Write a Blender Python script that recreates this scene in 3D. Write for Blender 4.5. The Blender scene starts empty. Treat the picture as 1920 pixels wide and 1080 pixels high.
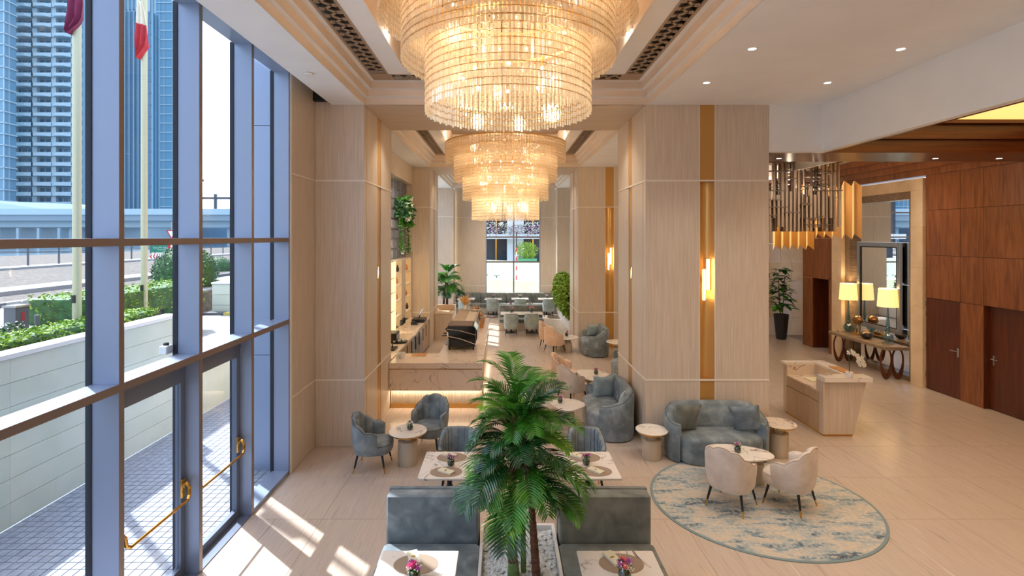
import bpy, math, random
from mathutils import Vector, Matrix
R = math.radians; PI = math.pi
random.seed(7)
SC = bpy.context.scene
COL = SC.collection

# ------------------------------------------------------------------ camera, sky, sun, exposure
cam = bpy.data.cameras.new('camera'); camo = bpy.data.objects.new('camera', cam); COL.objects.link(camo)
camo.location = (0, 0, 3.65); camo.rotation_euler = (R(90), 0, 0)
cam.sensor_width = 36; cam.lens = 36*970/1920
cam.shift_x = (960-943)/1920; cam.shift_y = -(540-444)/1920
cam.clip_start = .05; cam.clip_end = 900
SC.camera = camo
SC.view_settings.view_transform = 'Standard'; SC.view_settings.look = 'None'
SC.view_settings.gamma = 1; SC.view_settings.exposure = 0.25
SC.view_settings.use_curve_mapping = False

w = bpy.data.worlds.new('world'); SC.world = w; w.use_nodes = True
nt = w.node_tree; nt.nodes.clear()
wo = nt.nodes.new('ShaderNodeOutputWorld'); bg = nt.nodes.new('ShaderNodeBackground')
sky = nt.nodes.new('ShaderNodeTexSky'); sky.sky_type = 'NISHITA'; sky.sun_disc = False
sky.sun_elevation = R(53); sky.sun_rotation = R(-49); sky.air_density = 1.3; sky.dust_density = 3.5; sky.ozone_density = 1.5
mx = nt.nodes.new('ShaderNodeMixRGB'); mx.inputs[0].default_value = .45; mx.inputs[2].default_value = (6.0, 6.6, 7.8, 1)
nt.links.new(sky.outputs[0], mx.inputs[1]); nt.links.new(mx.outputs[0], bg.inputs[0])
bg.inputs[1].default_value = .38
nt.links.new(bg.outputs[0], wo.inputs[0])

def lamp(name, kind, loc, energy, col, size=.1, rot=(0, 0, 0), sy=None, spot=None, blend=.6):
    l = bpy.data.lights.new(name, kind); l.energy = energy; l.color = col
    if kind == 'SUN': l.angle = R(.6)
    elif kind == 'AREA':
        l.size = size
        if sy: l.shape = 'RECTANGLE'; l.size_y = sy
    else: l.shadow_soft_size = size
    if kind == 'SPOT': l.spot_size = R(spot or 100); l.spot_blend = blend
    o = bpy.data.objects.new(name, l); COL.objects.link(o); o.location = loc; o.rotation_euler = rot
    return o
WARM = (1, .82, .60); SOFT = (1, .91, .80)
sun = lamp('sun_light', 'SUN', (0, 0, 20), 8.0, (1, .98, .97))
sd = Vector((.757*math.cos(R(53)), -.653*math.cos(R(53)), -math.sin(R(53))))
sun.rotation_euler = sd.to_track_quat('-Z', 'Y').to_euler()

# ------------------------------------------------------------------ materials
M = {}
def L(c):   # sRGB 0-255 -> linear
    return tuple((v/255/12.92 if v/255 < .04045 else ((v/255+.055)/1.055)**2.4) for v in c)+(1,)
def base(name, col=(200, 200, 200), rough=.5, metal=0, **kw):
    m = bpy.data.materials.new(name); m.use_nodes = True; M[name] = m
    b = m.node_tree.nodes['Principled BSDF']
    b.inputs['Base Color'].default_value = L(col); b.inputs['Roughness'].default_value = rough; b.inputs['Metallic'].default_value = metal
    for k, v in kw.items(): b.inputs[k.replace('_', ' ')].default_value = v
    return m
def N(m, t, **kw):
    n = m.node_tree.nodes.new('ShaderNode'+t)
    for k, v in kw.items():
        if k in n.inputs: n.inputs[k].default_value = v
        else: setattr(n, k, v)
    return n
def coords(m, scale, rand=True):
    tc = N(m, 'TexCoord'); mp = N(m, 'Mapping'); mp.inputs['Scale'].default_value = scale
    m.node_tree.links.new(tc.outputs['Object'], mp.inputs[0])
    if rand:
        oi = N(m, 'ObjectInfo'); ml = N(m, 'Math', operation='MULTIPLY'); ml.inputs[1].default_value = 37.0
        m.node_tree.links.new(oi.outputs['Random'], ml.inputs[0]); m.node_tree.links.new(ml.outputs[0], mp.inputs['Location'])
    return mp
def ramp(m, stops):
    r = N(m, 'ValToRGB'); e = r.color_ramp.elements
    while len(e) < len(stops): e.new(.5)
    for i, (p, c) in enumerate(stops): e[i].position = p; e[i].color = L(c) if len(c) == 3 else c
    return r
def noisy(name, stops, scale, nscale=1, detail=4, rough=.5, metal=0, bump=0, dist=0, rand=True, nrough=.5, **kw):
    m = base(name, rough=rough, metal=metal, **kw); lk = m.node_tree.links
    mp = coords(m, scale, rand); n = N(m, 'TexNoise'); n.inputs['Scale'].default_value = nscale; n.inputs['Detail'].default_value = detail
    n.inputs['Distortion'].default_value = dist; n.inputs['Roughness'].default_value = nrough
    lk.new(mp.outputs[0], n.inputs['Vector']); r = ramp(m, stops); lk.new(n.outputs['Fac'], r.inputs[0])
    b = m.node_tree.nodes['Principled BSDF']; lk.new(r.outputs[0], b.inputs['Base Color'])
    if bump:
        bp = N(m, 'Bump'); bp.inputs['Strength'].default_value = bump; bp.inputs['Distance'].default_value = .01
        lk.new(n.outputs['Fac'], bp.inputs['Height']); lk.new(bp.outputs[0], b.inputs['Normal'])
    return m
noisy('oak', [(.3, (204, 187, 167)), (.7, (220, 205, 187))], (30, 30, 1.2), 1.4, 5, .42, dist=.3)
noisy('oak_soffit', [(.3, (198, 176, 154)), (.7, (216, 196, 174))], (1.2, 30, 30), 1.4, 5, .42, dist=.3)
noisy('oak_dark', [(.3, (186, 158, 128)), (.7, (204, 178, 148))], (30, 30, 1.2), 1.4, 5, .45, dist=.3)
noisy('walnut', [(.25, (104, 58, 32)), (.5, (136, 80, 44)), (.75, (158, 98, 56))], (9, 9, .9), 1.2, 6, .3, dist=1.2)
noisy('walnut_dark', [(.25, (70, 32, 16)), (.75, (108, 52, 26))], (9, 9, .9), 1.2, 6, .32, dist=.8)
noisy('walnut_beam', [(.25, (66, 32, 18)), (.75, (108, 56, 30))], (.8, .8, 14), 1.2, 6, .28, dist=.8)
noisy('table_wood', [(.3, (120, 98, 76)), (.7, (160, 136, 110))], (2, 18, 18), 1.2, 6, .25)
base('white_line', (236, 226, 212), .4)
noisy('plaster', [(.3, (238, 238, 238)), (.7, (243, 243, 243))], (1, 1, 1), 2, 3, .7)
noisy('plaster_warm', [(.3, (226, 208, 190)), (.7, (232, 214, 196))], (1, 1, 1), 2, 3, .7)
base('mocha', (150, 130, 114), .6)
# floor travertine: grain along Y
m = noisy('floor_stone', [(.28, (172, 155, 141)), (.45, (206, 189, 174)), (.6, (196, 178, 162)), (.75, (222, 208, 195))], (26, .9, 1), 1.1, 7, .22, dist=.5, nrough=.62)
base('floor_joint', (156, 138, 122), .6)
def marble(name, bgc, vein, soft):
    m = base(name, rough=.12); lk = m.node_tree.links; mp = coords(m, (1, 1, 1))
    n1 = N(m, 'TexNoise'); n1.inputs['Scale'].default_value = 1.7; n1.inputs['Detail'].default_value = 6; n1.inputs['Distortion'].default_value = 1.6
    lk.new(mp.outputs[0], n1.inputs['Vector'])
    s = N(m, 'Math', operation='SUBTRACT'); s.inputs[1].default_value = .5; a = N(m, 'Math', operation='ABSOLUTE')
    lk.new(n1.outputs['Fac'], s.inputs[0]); lk.new(s.outputs[0], a.inputs[0])
    n2 = N(m, 'TexNoise'); n2.inputs['Scale'].default_value = 2.3; n2.inputs['Detail'].default_value = 3; lk.new(mp.outputs[0], n2.inputs['Vector'])
    r2 = ramp(m, [(.42, (0, 0, 0, 1)), (.62, (1, 1, 1, 1))]); lk.new(n2.outputs['Fac'], r2.inputs[0])
    r1 = ramp(m, [(0, vein), (.006, soft), (.022, bgc)]); lk.new(a.outputs[0], r1.inputs[0])
    mix = N(m, 'MixRGB'); mix.inputs[1].default_value = L(bgc)
    lk.new(r2.outputs[0], mix.inputs[0]); lk.new(r1.outputs[0], mix.inputs[2])
    lk.new(mix.outputs[0], m.node_tree.nodes['Principled BSDF'].inputs['Base Color'])
marble('marble', (240, 232, 222), (70, 58, 62), (190, 174, 168))
marble('marble_warm', (232, 214, 196), (84, 66, 66), (186, 162, 148))
noisy('velvet_blue', [(.3, (94, 104, 110)), (.5, (118, 130, 136)), (.7, (150, 161, 165))], (1, 1, 1), 5, 5, .62, dist=.4, Sheen_Weight=.25)
noisy('velvet_grey', [(.3, (92, 96, 92)), (.7, (138, 142, 134))], (1, 1, 1), 5, 5, .62, dist=.4, Sheen_Weight=.25)
noisy('velvet_light', [(.3, (140, 158, 160)), (.7, (176, 190, 188))], (1, 1, 1), 5, 5, .62, dist=.4, Sheen_Weight=.25)
noisy('velvet_cream', [(.3, (206, 190, 176)), (.7, (226, 212, 198))], (1, 1, 1), 6, 5, .65, Sheen_Weight=.3)
noisy('velvet_peach', [(.3, (222, 188, 158)), (.7, (238, 208, 180))], (1, 1, 1), 6, 5, .65, Sheen_Weight=.3)
base('piping', (70, 74, 78), .6); base('piping_cream', (178, 158, 140), .6)
base('brass', (212, 164, 84), .22, 1); base('gold_panel', (198, 150, 82), .4, .35); base('gold_satin', (228, 184, 112), .32, .55)
base('bronze', (112, 92, 76), .55, .0); base('bronze_light', (172, 148, 124), .55, .0)
base('black', (22, 22, 24), .35); base('black_gloss', (14, 14, 16), .12); base('rubber', (40, 44, 54), .7)
base('chrome', (210, 212, 215), .12, 1); base('steel', (160, 160, 160), .3, .9)
base('alu_blue', (148, 162, 188), .38, .25); base('alu_dark', (110, 120, 140), .4, .3); base('alu_warm_lit', (138, 124, 120), .35, .4)  # blue and warm: one grey metal, sky and room light in the tint
base('white', (240, 238, 234), .5); base('white_gloss', (240, 240, 238), .15)
base('mat_taupe', (160, 138, 118), .7); base('napkin', (226, 218, 190), .8)
noisy('champagne', [(.3, (196, 182, 160)), (.7, (206, 192, 170))], (8, 8, 1), 1, 2, .45)
base('shade_dark', (70, 66, 64), .6)
def glassy(name, tint, gl=.08, rough=.02, trans=(1, 1, 1)):   # thin glass: clear transmission + fresnel reflection
    m = bpy.data.materials.new(name); m.use_nodes = True; M[name] = m; t = m.node_tree; t.nodes.clear()
    o = t.nodes.new('ShaderNodeOutputMaterial'); a = t.nodes.new('ShaderNodeBsdfTransparent'); a.inputs[0].default_value = (*tint, 1)
    g = t.nodes.new('ShaderNodeBsdfGlossy'); g.inputs['Roughness'].default_value = rough
    fr = t.nodes.new('ShaderNodeMath'); fr.operation = 'POWER'; fr.inputs[1].default_value = 4.0
    lw = t.nodes.new('ShaderNodeLayerWeight'); lw.inputs[0].default_value = .5; t.links.new(lw.outputs['Facing'], fr.inputs[0])
    ad = t.nodes.new('ShaderNodeMath'); ad.operation = 'MULTIPLY_ADD'; ad.inputs[1].default_value = .55; ad.inputs[2].default_value = gl+.02; ad.use_clamp = True
    mi = t.nodes.new('ShaderNodeMixShader')
    t.links.new(fr.outputs[0], ad.inputs[0]); t.links.new(ad.outputs[0], mi.inputs[0]); t.links.new(a.outputs[0], mi.inputs[1]); t.links.new(g.outputs[0], mi.inputs[2]); t.links.new(mi.outputs[0], o.inputs[0])
    return m
glassy('window_glass', (.93, .97, 1.0), .0)
glassy('clear_glass', (.93, .96, .96), .12)
glassy('blue_glass', (.38, .66, .78), .12, .05)
glassy('green_glass', (.30, .42, .26), .15, .05)
m = bpy.data.materials.new('crystal'); m.use_nodes = True; M['crystal'] = m; t = m.node_tree; t.nodes.clear()
o_ = t.nodes.new('ShaderNodeOutputMaterial'); tr = t.nodes.new('ShaderNodeBsdfTransparent'); tr.inputs[0].default_value = (1, .95, .86, 1)
tl = t.nodes.new('ShaderNodeBsdfTranslucent'); tl.inputs[0].default_value = (1, .90, .74, 1)
df = t.nodes.new('ShaderNodeBsdfDiffuse'); df.inputs[0].default_value = (.95, .9, .8, 1)
gl = t.nodes.new('ShaderNodeBsdfGlossy'); gl.inputs['Roughness'].default_value = .08
m1 = t.nodes.new('ShaderNodeMixShader'); m1.inputs[0].default_value = .50; m2 = t.nodes.new('ShaderNodeMixShader'); m2.inputs[0].default_value = .22
m3 = t.nodes.new('ShaderNodeMixShader'); m3.inputs[0].default_value = .3
t.links.new(tl.outputs[0], m3.inputs[1]); t.links.new(df.outputs[0], m3.inputs[2])
t.links.new(tr.outputs[0], m1.inputs[1]); t.links.new(m3.outputs[0], m1.inputs[2]); t.links.new(m1.outputs[0], m2.inputs[1]); t.links.new(gl.outputs[0], m2.inputs[2]); t.links.new(m2.outputs[0], o_.inputs[0])
def emit(name, col, s):
    m = base(name, (255, 240, 210), .5); b = m.node_tree.nodes['Principled BSDF']
    b.inputs['Emission Color'].default_value = (*col, 1); b.inputs['Emission Strength'].default_value = s
emit('bulb', (1, .86, .64), 14); emit('led', (1, .72, .36), 4); emit('spot_lens', (1, .93, .82), 8); emit('cove_glow', (1, .60, .17), 1.1)
emit('sconce_light', (1, .74, .36), 14); emit('shelf_light', (1, .74, .34), 1.0); emit('screen', (.55, .7, .95), .6)
emit('lamp_shade', (1, .64, .20), .95)
base('mirror', (236, 236, 236), .01, 1); base('gold_blade_dark', (186, 132, 62), .35, .3)
noisy('stone_cream', [(.3, (222, 196, 160)), (.7, (236, 212, 178))], (1, 1, 1), 3, 4, .5)
noisy('leaf', [(.3, (40, 104, 24)), (.55, (68, 142, 36)), (.8, (112, 176, 52))], (3, 3, 3), 1.4, 3, .32, Specular_IOR_Level=.7)
noisy('leaf_dark', [(.3, (22, 68, 36)), (.8, (46, 112, 54))], (3, 3, 3), 1.4, 3, .26, Specular_IOR_Level=.8)
noisy('leaf_lime', [(.3, (84, 150, 20)), (.8, (140, 196, 44))], (3, 3, 3), 1.4, 3, .35)
noisy('hedge', [(.3, (92, 132, 28)), (.7, (164, 194, 62))], (3, 3, 3), 3, 4, .6)
noisy('hedge_dark', [(.3, (20, 60, 22)), (.7, (60, 112, 44))], (3, 3, 3), 3, 4, .6)
noisy('trunk', [(.3, (62, 36, 26)), (.7, (120, 78, 56))], (6, 6, 24), 1.5, 5, .8, bump=.6)
noisy('trunk_green', [(.3, (60, 88, 44)), (.7, (110, 142, 78))], (6, 6, 24), 1.5, 5, .6)
noisy('pebble', [(.3, (214, 216, 216)), (.7, (238, 238, 236))], (20, 20, 20), 1, 3, .6)
noisy('soil', [(.3, (70, 56, 44)), (.7, (110, 92, 74))], (6, 6, 6), 2, 4, .9)
for nm, c in (('pink', (226, 64, 140)), ('magenta', (140, 30, 98)), ('coral', (244, 112, 98)), ('lilac', (196, 92, 176)), ('petal_white', (240, 238, 226))): base(nm, c, .6, Sheen_Weight=.3)
noisy('pampas', [(.3, (214, 160, 92)), (.7, (240, 200, 140))], (9, 9, 9), 2, 3, .9)
noisy('pastry', [(.3, (176, 96, 40)), (.7, (220, 150, 80))], (20, 20, 20), 2, 3, .6)
# exterior
noisy('concrete_white', [(.3, (208, 216, 198)), (.7, (222, 226, 210))], (1, 1, 1), 2, 4, .8)
noisy('paving', [(.3, (136, 142, 156)), (.7, (164, 168, 180))], (6, 6, 6), 2, 4, .7)
base('paving_joint', (84, 88, 100), .9)
noisy('asphalt', [(.3, (140, 142, 146)), (.7, (160, 162, 164))], (2, 2, 2), 2, 4, .8)
noisy('gravel', [(.3, (52, 50, 48)), (.7, (116, 108, 100))], (9, 9, 9), 1, 6, .95)
noisy('water', [(.4, (96, 118, 132)), (.6, (132, 156, 170))], (.6, .05, 1), 2, 4, .12)
base('kerb_dark', (90, 94, 100), .7); base('kerb_light', (150, 152, 156), .8); base('kerb_yellow', (220, 196, 92), .7)
base('far_glass', (104, 146, 170), .35, .0); base('far_glass_dark', (74, 108, 132), .3); base('far_white', (168, 188, 198), .7); base('far_wall', (128, 154, 168), .6)  # distance haze is mixed into the skyline colours
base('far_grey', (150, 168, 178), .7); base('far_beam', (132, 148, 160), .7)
base('facade_dark', (38, 46, 62), .2); base('facade_white', (214, 218, 224), .6)
base('pole_metal', (196, 192, 160), .4, .2); base('flag_maroon', (128, 20, 66), .7); base('flag_red', (196, 24, 48), .7); base('flag_cream', (232, 222, 202), .7)
base('sign_green', (0, 122, 94), .4); base('sign_red', (190, 24, 40), .4); base('planter_green', (116, 206, 160), .5); base('planter_black', (36, 38, 42), .3)
base('relief_grey', (150, 154, 166), .5, .2); base('dark_floor_mat', (82, 62, 50), .9); base('tan_box', (196, 140, 84), .6)
noisy('ceramic_dark', [(.4, (34, 32, 34)), (.6, (54, 46, 44))], (5, 5, 5), 2, 2, .2); base('ceramic_tan', (206, 164, 116), .4); base('globe_bronze', (142, 102, 62), .25, .8)
# carpet
m = base('carpet', rough=.95, Sheen_Weight=.3); lk = m.node_tree.links
mp = coords(m, (1.3, 4.2, 1), False); mp.inputs['Rotation'].default_value = (0, 0, R(14))
n = N(m, 'TexNoise'); n.inputs['Scale'].default_value = 1.5; n.inputs['Distortion'].default_value = .6; n.inputs['Detail'].default_value = 9; n.inputs['Roughness'].default_value = .68; lk.new(mp.outputs[0], n.inputs['Vector'])
r = ramp(m, [(.35, (40, 62, 78)), (.41, (98, 124, 138)), (.47, (156, 170, 172)), (.53, (186, 182, 170)), (.6, (206, 190, 168)), (.7, (150, 168, 172))]); lk.new(n.outputs['Fac'], r.inputs[0])
mp2 = coords(m, (7, 7, 1), False); n2 = N(m, 'TexNoise'); n2.inputs['Scale'].default_value = 3; n2.inputs['Detail'].default_value = 6; lk.new(mp2.outputs[0], n2.inputs['Vector'])
r2 = ramp(m, [(.5, (0, 0, 0, 1)), (.62, (.7, .7, .7, 1))]); lk.new(n2.outputs['Fac'], r2.inputs[0])
mix = N(m, 'MixRGB'); mix.inputs[2].default_value = L((216, 198, 176)); lk.new(r2.outputs[0], mix.inputs[0]); lk.new(r.outputs[0], mix.inputs[1])
lk.new(mix.outputs[0], m.node_tree.nodes['Principled BSDF'].inputs['Base Color'])
base('carpet_edge', (130, 148, 150), .9)

# ------------------------------------------------------------------ mesh helpers
class MB:
    def __init__(s): s.v = []; s.f = []
    def add(s, vs, fs):
        k = len(s.v); s.v += [tuple(v) for v in vs]; s.f += [tuple(i+k for i in f) for f in fs]; return s
    def box(s, x0, x1, y0, y1, z0, z1):
        return s.add([(x0, y0, z0), (x1, y0, z0), (x1, y1, z0), (x0, y1, z0), (x0, y0, z1), (x1, y0, z1), (x1, y1, z1), (x0, y1, z1)],
                     [(0, 3, 2, 1), (4, 5, 6, 7), (0, 1, 5, 4), (1, 2, 6, 5), (2, 3, 7, 6), (3, 0, 4, 7)])
    def bbox(s, x0, x1, y0, y1, z0, z1, b=.01):    # box with chamfered edges: loft of rounded rectangles
        def ring(d, z):
            return [(x0+d+b, y0+d, z), (x1-d-b, y0+d, z), (x1-d, y0+d+b, z), (x1-d, y1-d-b, z), (x1-d-b, y1-d, z), (x0+d+b, y1-d, z), (x0+d, y1-d-b, z), (x0+d, y0+d+b, z)]
        return s.loft([ring(b, z0), ring(b*.3, z0+b*.3), ring(0, z0+b), ring(0, z1-b), ring(b*.3, z1-b*.3), ring(b, z1)])
    def loft(s, rings, closed=True, caps=True):
        n = len(rings[0]); vs = [p for r_ in rings for p in r_]; fs = []
        for i in range(len(rings)-1):
            for j in range(n if closed else n-1):
                a = i*n+j; b = i*n+(j+1) % n; fs.append((a, b, b+n, a+n))
        if caps and closed:
            fs.append(tuple(reversed(range(n)))); fs.append(tuple((len(rings)-1)*n+j for j in range(n)))
        return s.add(vs, fs)
    def lathe(s, prof, c=(0, 0, 0), n=24, sx=1, sy=1):
        return s.loft([[(c[0]+r_*sx*math.cos(2*PI*j/n), c[1]+r_*sy*math.sin(2*PI*j/n), c[2]+z) for j in range(n)] for r_, z in prof])
    def cyl(s, c, r_, z0, z1, n=20): return s.lathe([(r_, z0), (r_, z1)], (c[0], c[1], 0), n)
    def prism(s, pts, z0, z1): return s.loft([[(x, y, z0) for x, y in pts], [(x, y, z1) for x, y in pts]])
    def tube(s, pts, r_, n=8, closed=False, flat=None):
        pts = [Vector(p) for p in pts]; rings = []; k = len(pts)
        rr = r_ if isinstance(r_, (list, tuple)) else [r_]*k
        up = None
        for i, p in enumerate(pts):
            if closed: t_ = pts[(i+1) % k]-pts[i-1]
            else: t_ = pts[min(i+1, k-1)]-pts[max(i-1, 0)]
            t_ = t_.normalized() if t_.length > 1e-9 else Vector((0, 0, 1))
            if up is None: up = Vector((0, 0, 1)) if abs(t_.z) < .9 else Vector((1, 0, 0))
            a = t_.cross(up)
            if a.length < 1e-6: a = t_.cross(Vector((1, .3, 0)))
            a.normalize(); b = a.cross(t_).normalized(); up = b
            fl = flat or 1
            rings.append([tuple(p+a*math.cos(2*PI*j/n)*rr[i]+b*math.sin(2*PI*j/n)*rr[i]*fl) for j in range(n)])
        if closed:
            rings.append(rings[0]); return s.loft(rings, caps=False)
        return s.loft(rings)
    def sphere(s, c, r_, n=12, m_=8, sz=1):
        return s.lathe([(max(r_*math.sin(PI*i/m_), r_*.02), -r_*sz*math.cos(PI*i/m_)) for i in range(m_+1)], c, n)
    def build(s, name, mat, parent=None, smooth=False, loc=None, rz=0, angle=35):
        me = bpy.data.meshes.new(name); me.from_pydata(s.v, [], s.f); me.update()
        me.materials.append(M[mat])
        if smooth:
            me.polygons.foreach_set('use_smooth', [True]*len(me.polygons))
            try: me.set_sharp_from_angle(angle=R(angle))
            except Exception: pass
        o = bpy.data.objects.new(name, me); COL.objects.link(o)
        if parent: o.parent = parent
        if loc: o.location = loc
        if rz: o.rotation_euler.z = rz
        return o
def tag(o, label=None, cat=None, group=None, kind=None):
    if label: o['label'] = label
    if cat: o['category'] = cat
    if group: o['group'] = group
    if kind: o['kind'] = kind
    return o
def thing(name, label, cat, loc=(0, 0, 0), rz=0, group=None, kind=None):
    o = bpy.data.objects.new(name, None); COL.objects.link(o); o.empty_display_size = .1
    o.location = loc; o.rotation_euler.z = rz
    return tag(o, label, cat, group, kind)
def shell(name, loc=(0, 0, 0)): return thing(name, None, None, loc, kind='structure')
def dup(root, loc, rz, label=None, group=None, scale=None):
    def cp(o, par):
        c = o.copy(); COL.objects.link(c); c.parent = par
        for ch in kids.get(o.name, []): cp(ch, c)
        return c
    kids = {}
    for o in list(root.children_recursive): kids.setdefault(o.parent.name, []).append(o)
    c = cp(root, None); c.location = loc; c.rotation_euler.z = rz
    if label: c['label'] = label
    if group: c['group'] = group
    if scale: c.scale = (scale,)*3
    return c
def again(o, loc, parent=None, rz=None):       # a repeat of one piece, sharing its mesh
    c = o.copy(); COL.objects.link(c); c.location = loc; c.parent = parent or o.parent
    if rz is not None: c.rotation_euler.z = rz
    return c
def superpts(rx, ry, n=32, e=3.0, cx=0, cy=0):
    out = []
    for j in range(n):
        a = 2*PI*j/n; c, s_ = math.cos(a), math.sin(a)
        out.append((cx+rx*math.copysign(abs(c)**(2/e), c), cy+ry*math.copysign(abs(s_)**(2/e), s_)))
    return out

XL, XR = -2.41, 2.48        # inner faces of the columns
YC = [(9.0, 11.15), (17.05, 19.2)]
ZC = 5.945

# ------------------------------------------------------------------ floor
fl = MB().box(-3.52, 12.2, -3, 26, -.12, -.003).build('floor', 'floor_joint'); tag(fl, kind='structure')
T = 1.163
ft = None; y = 6.69-T*8; 
tm = MB(); g = .0025
tm.box(g, T-g, g, T-g, -.004, 0)
tile = tm.build('floor_tile', 'floor_stone', fl, loc=(-3.5, 6.69-T*2, 0)); first = True
for i in range(12):
    for j in range(-1, 17):
        yy = 6.69-T*3+j*T
        if yy > 24.4: continue
        if first: tile.location = (-3.5+i*T, yy, 0); first = False
        else: again(tile, (-3.5+i*T, yy, 0))

# ------------------------------------------------------------------ panel helpers for walls and columns
def panel_y(par, x0, x1, yf, z0, z1, mat='oak', t=.02, name='panel'):   # a panel facing -Y, face at y=yf
    return MB().box(x0+.004, x1-.004, yf, yf+t, z0+.004, z1-.004).build(name, mat, par)
def panel_x(par, xf, y0, y1, z0, z1, s=1, mat='oak', t=.02, name='panel'):  # face at x=xf, facing s
    a, b = (xf-t, xf) if s > 0 else (xf, xf+t)
    return MB().box(a, b, y0+.004, y1-.004, z0+.004, z1-.004).build(name, mat, par)
ZJ = (0, 1.16, 4.627, 6.05)
def joints_y(par, x0, x1, yf):
    for z in ZJ[1:3]: MB().box(x0, x1, yf-.006, yf+.01, z-.014, z+.014).build('joint_strip', 'white_line', par)
def joints_x(par, xf, y0, y1, s):
    for z in ZJ[1:3]: MB().box(xf-.006 if s > 0 else xf-.01, xf+.01 if s > 0 else xf+.006, y0, y1, z-.014, z+.014).build('joint_strip', 'white_line', par)

def niche(par, x0, x1, yf, z0, z1, depth=.12):    # concave gold niche facing -Y
    mb = MB(); n = 12; w_ = x1-x0
    rows = []
    for z in (z0, z1): rows.append([(x0+w_*i/n, yf+.02+depth*math.sin(PI*i/n)**.8, z) for i in range(n+1)])
    mb.loft(rows, closed=False); return mb.build('gold_niche', 'gold_satin', par, smooth=True, angle=80)
def sconce(label, x, yf, z, rz=0):
    t_ = thing('wall_sconce', label, 'wall lamp', (x, yf, z), rz, 'offset bar sconces on the column niches')
    MB().box(-.02, .02, 0.0, .10, -.06, .06).build('backplate', 'brass', t_)
    for dx, dz in ((-.035, -.09), (.035, .09)):
        MB().bbox(dx-.02, dx+.02, -.03, 0.0, dz-.27, dz+.27, .006).build('light_bar', 'sconce_light', t_)
        MB().box(dx-.024, dx+.024, 0.0, .014, dz-.28, dz+.28).build('bar_channel', 'brass', t_)
    return t_

def column(x0, x1, y0, y1, side, gx, front=True, name='column'):
    """side=+1: open side faces +X (left columns); gx = (gold x range on the front)"""
    c = shell(name)
    MB().box(x0+.021, x1-.021, y0+.16, y1-.021, 0, 6.5).build('core', 'oak_dark', c)
    # front face
    spans = [(x0, x1)]
    if gx: spans = [(x0, gx[0]), (gx[1], x1)]
    for a, b in spans:
        for k in range(3):
            MB().box(a+.004, b-.004, y0, y0+.17, ZJ[k]+.004, ZJ[k+1]-.004).build('panel', 'oak', c)
    joints_y(c, x0, x1, y0)
    if gx:
        panel_y(c, gx[0], gx[1], y0+.01, 0, ZJ[1], 'gold_panel', .16, 'gold_panel')
        panel_y(c, gx[0], gx[1], y0+.01, ZJ[2], ZJ[3], 'gold_panel', .16, 'gold_panel')
        niche(c, gx[0], gx[1], y0+.02, ZJ[1], ZJ[2])
        for x in gx: MB().box(x-.006, x+.006, y0-.004, y0+.01, 0, ZJ[3]).build('edge_trim', 'white_line', c)
    # inner side faces with a slim gold strip
    xf = x1 if side > 0 else x0
    ym = (y0+y1)/2
    for a, b in ((y0+.17, ym-.14), (ym+.14, y1)):
        for k in range(3): panel_x(c, xf, a, b, ZJ[k], ZJ[k+1], side)
    for k in range(3):
        panel_x(c, xf-side*(.018 if k == 1 else .004), ym-.14, ym+.14, ZJ[k], ZJ[k+1], side, 'gold_panel', .014, 'gold_panel')
    joints_x(c, xf, y0, y1, side)
    # outer side and back
    xo = x0 if side > 0 else x1
    for k in range(3): panel_x(c, xo, y0+.17, y1, ZJ[k], ZJ[k+1], -side)
    MB().box(x0, x1, y1-.02, y1, 0, 6.3).build('back_panel', 'oak', c)
    return c
column(-3.27, XL, YC[0][0], YC[0][1], 1, None)
column(XR, 4.63, YC[0][0], YC[0][1], -1, (3.42, 3.69))
column(-3.05, XL, YC[1][0], YC[1][1], 1, None)
column(XR, 4.63, YC[1][0], YC[1][1], -1, (3.37, 3.66))
sconce('lit double bar sconce in the gold niche above the teal sofa', 3.555, 9.07, 2.90)
sconce('lit double bar sconce on the far right column niche', 3.53, 17.12, 2.92)
for s_, (a, b) in ((1, YC[0]), (-1, YC[0])):
    x = XL if s_ > 0 else XR
    sc = sconce('edge-on lit sconce on the inner side of the '+('left' if s_ > 0 else 'right')+' front column', x-s_*.03, (a+b)/2, 2.95, PI/2 if s_ > 0 else -PI/2); sc.scale = (.4, .4, .3)

# beams between the columns
for k, (a, b) in enumerate(YC):
    bm_ = shell('beam')
    MB().box(XL, XR, a, b, ZC+.02, 6.6).build('core', 'oak_soffit', bm_)
    MB().box(XL, XR, a-.004, a+.02, ZC, ZC+.10).build('face_board', 'oak_soffit', bm_)
    n = 3
    for i in range(n):
        x0 = XL+(XR-XL)*i/n; x1 = XL+(XR-XL)*(i+1)/n
        MB().box(x0+.001, x1-.001, a, b, ZC, ZC+.02).build('soffit_board', 'oak_soffit', bm_)

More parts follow.
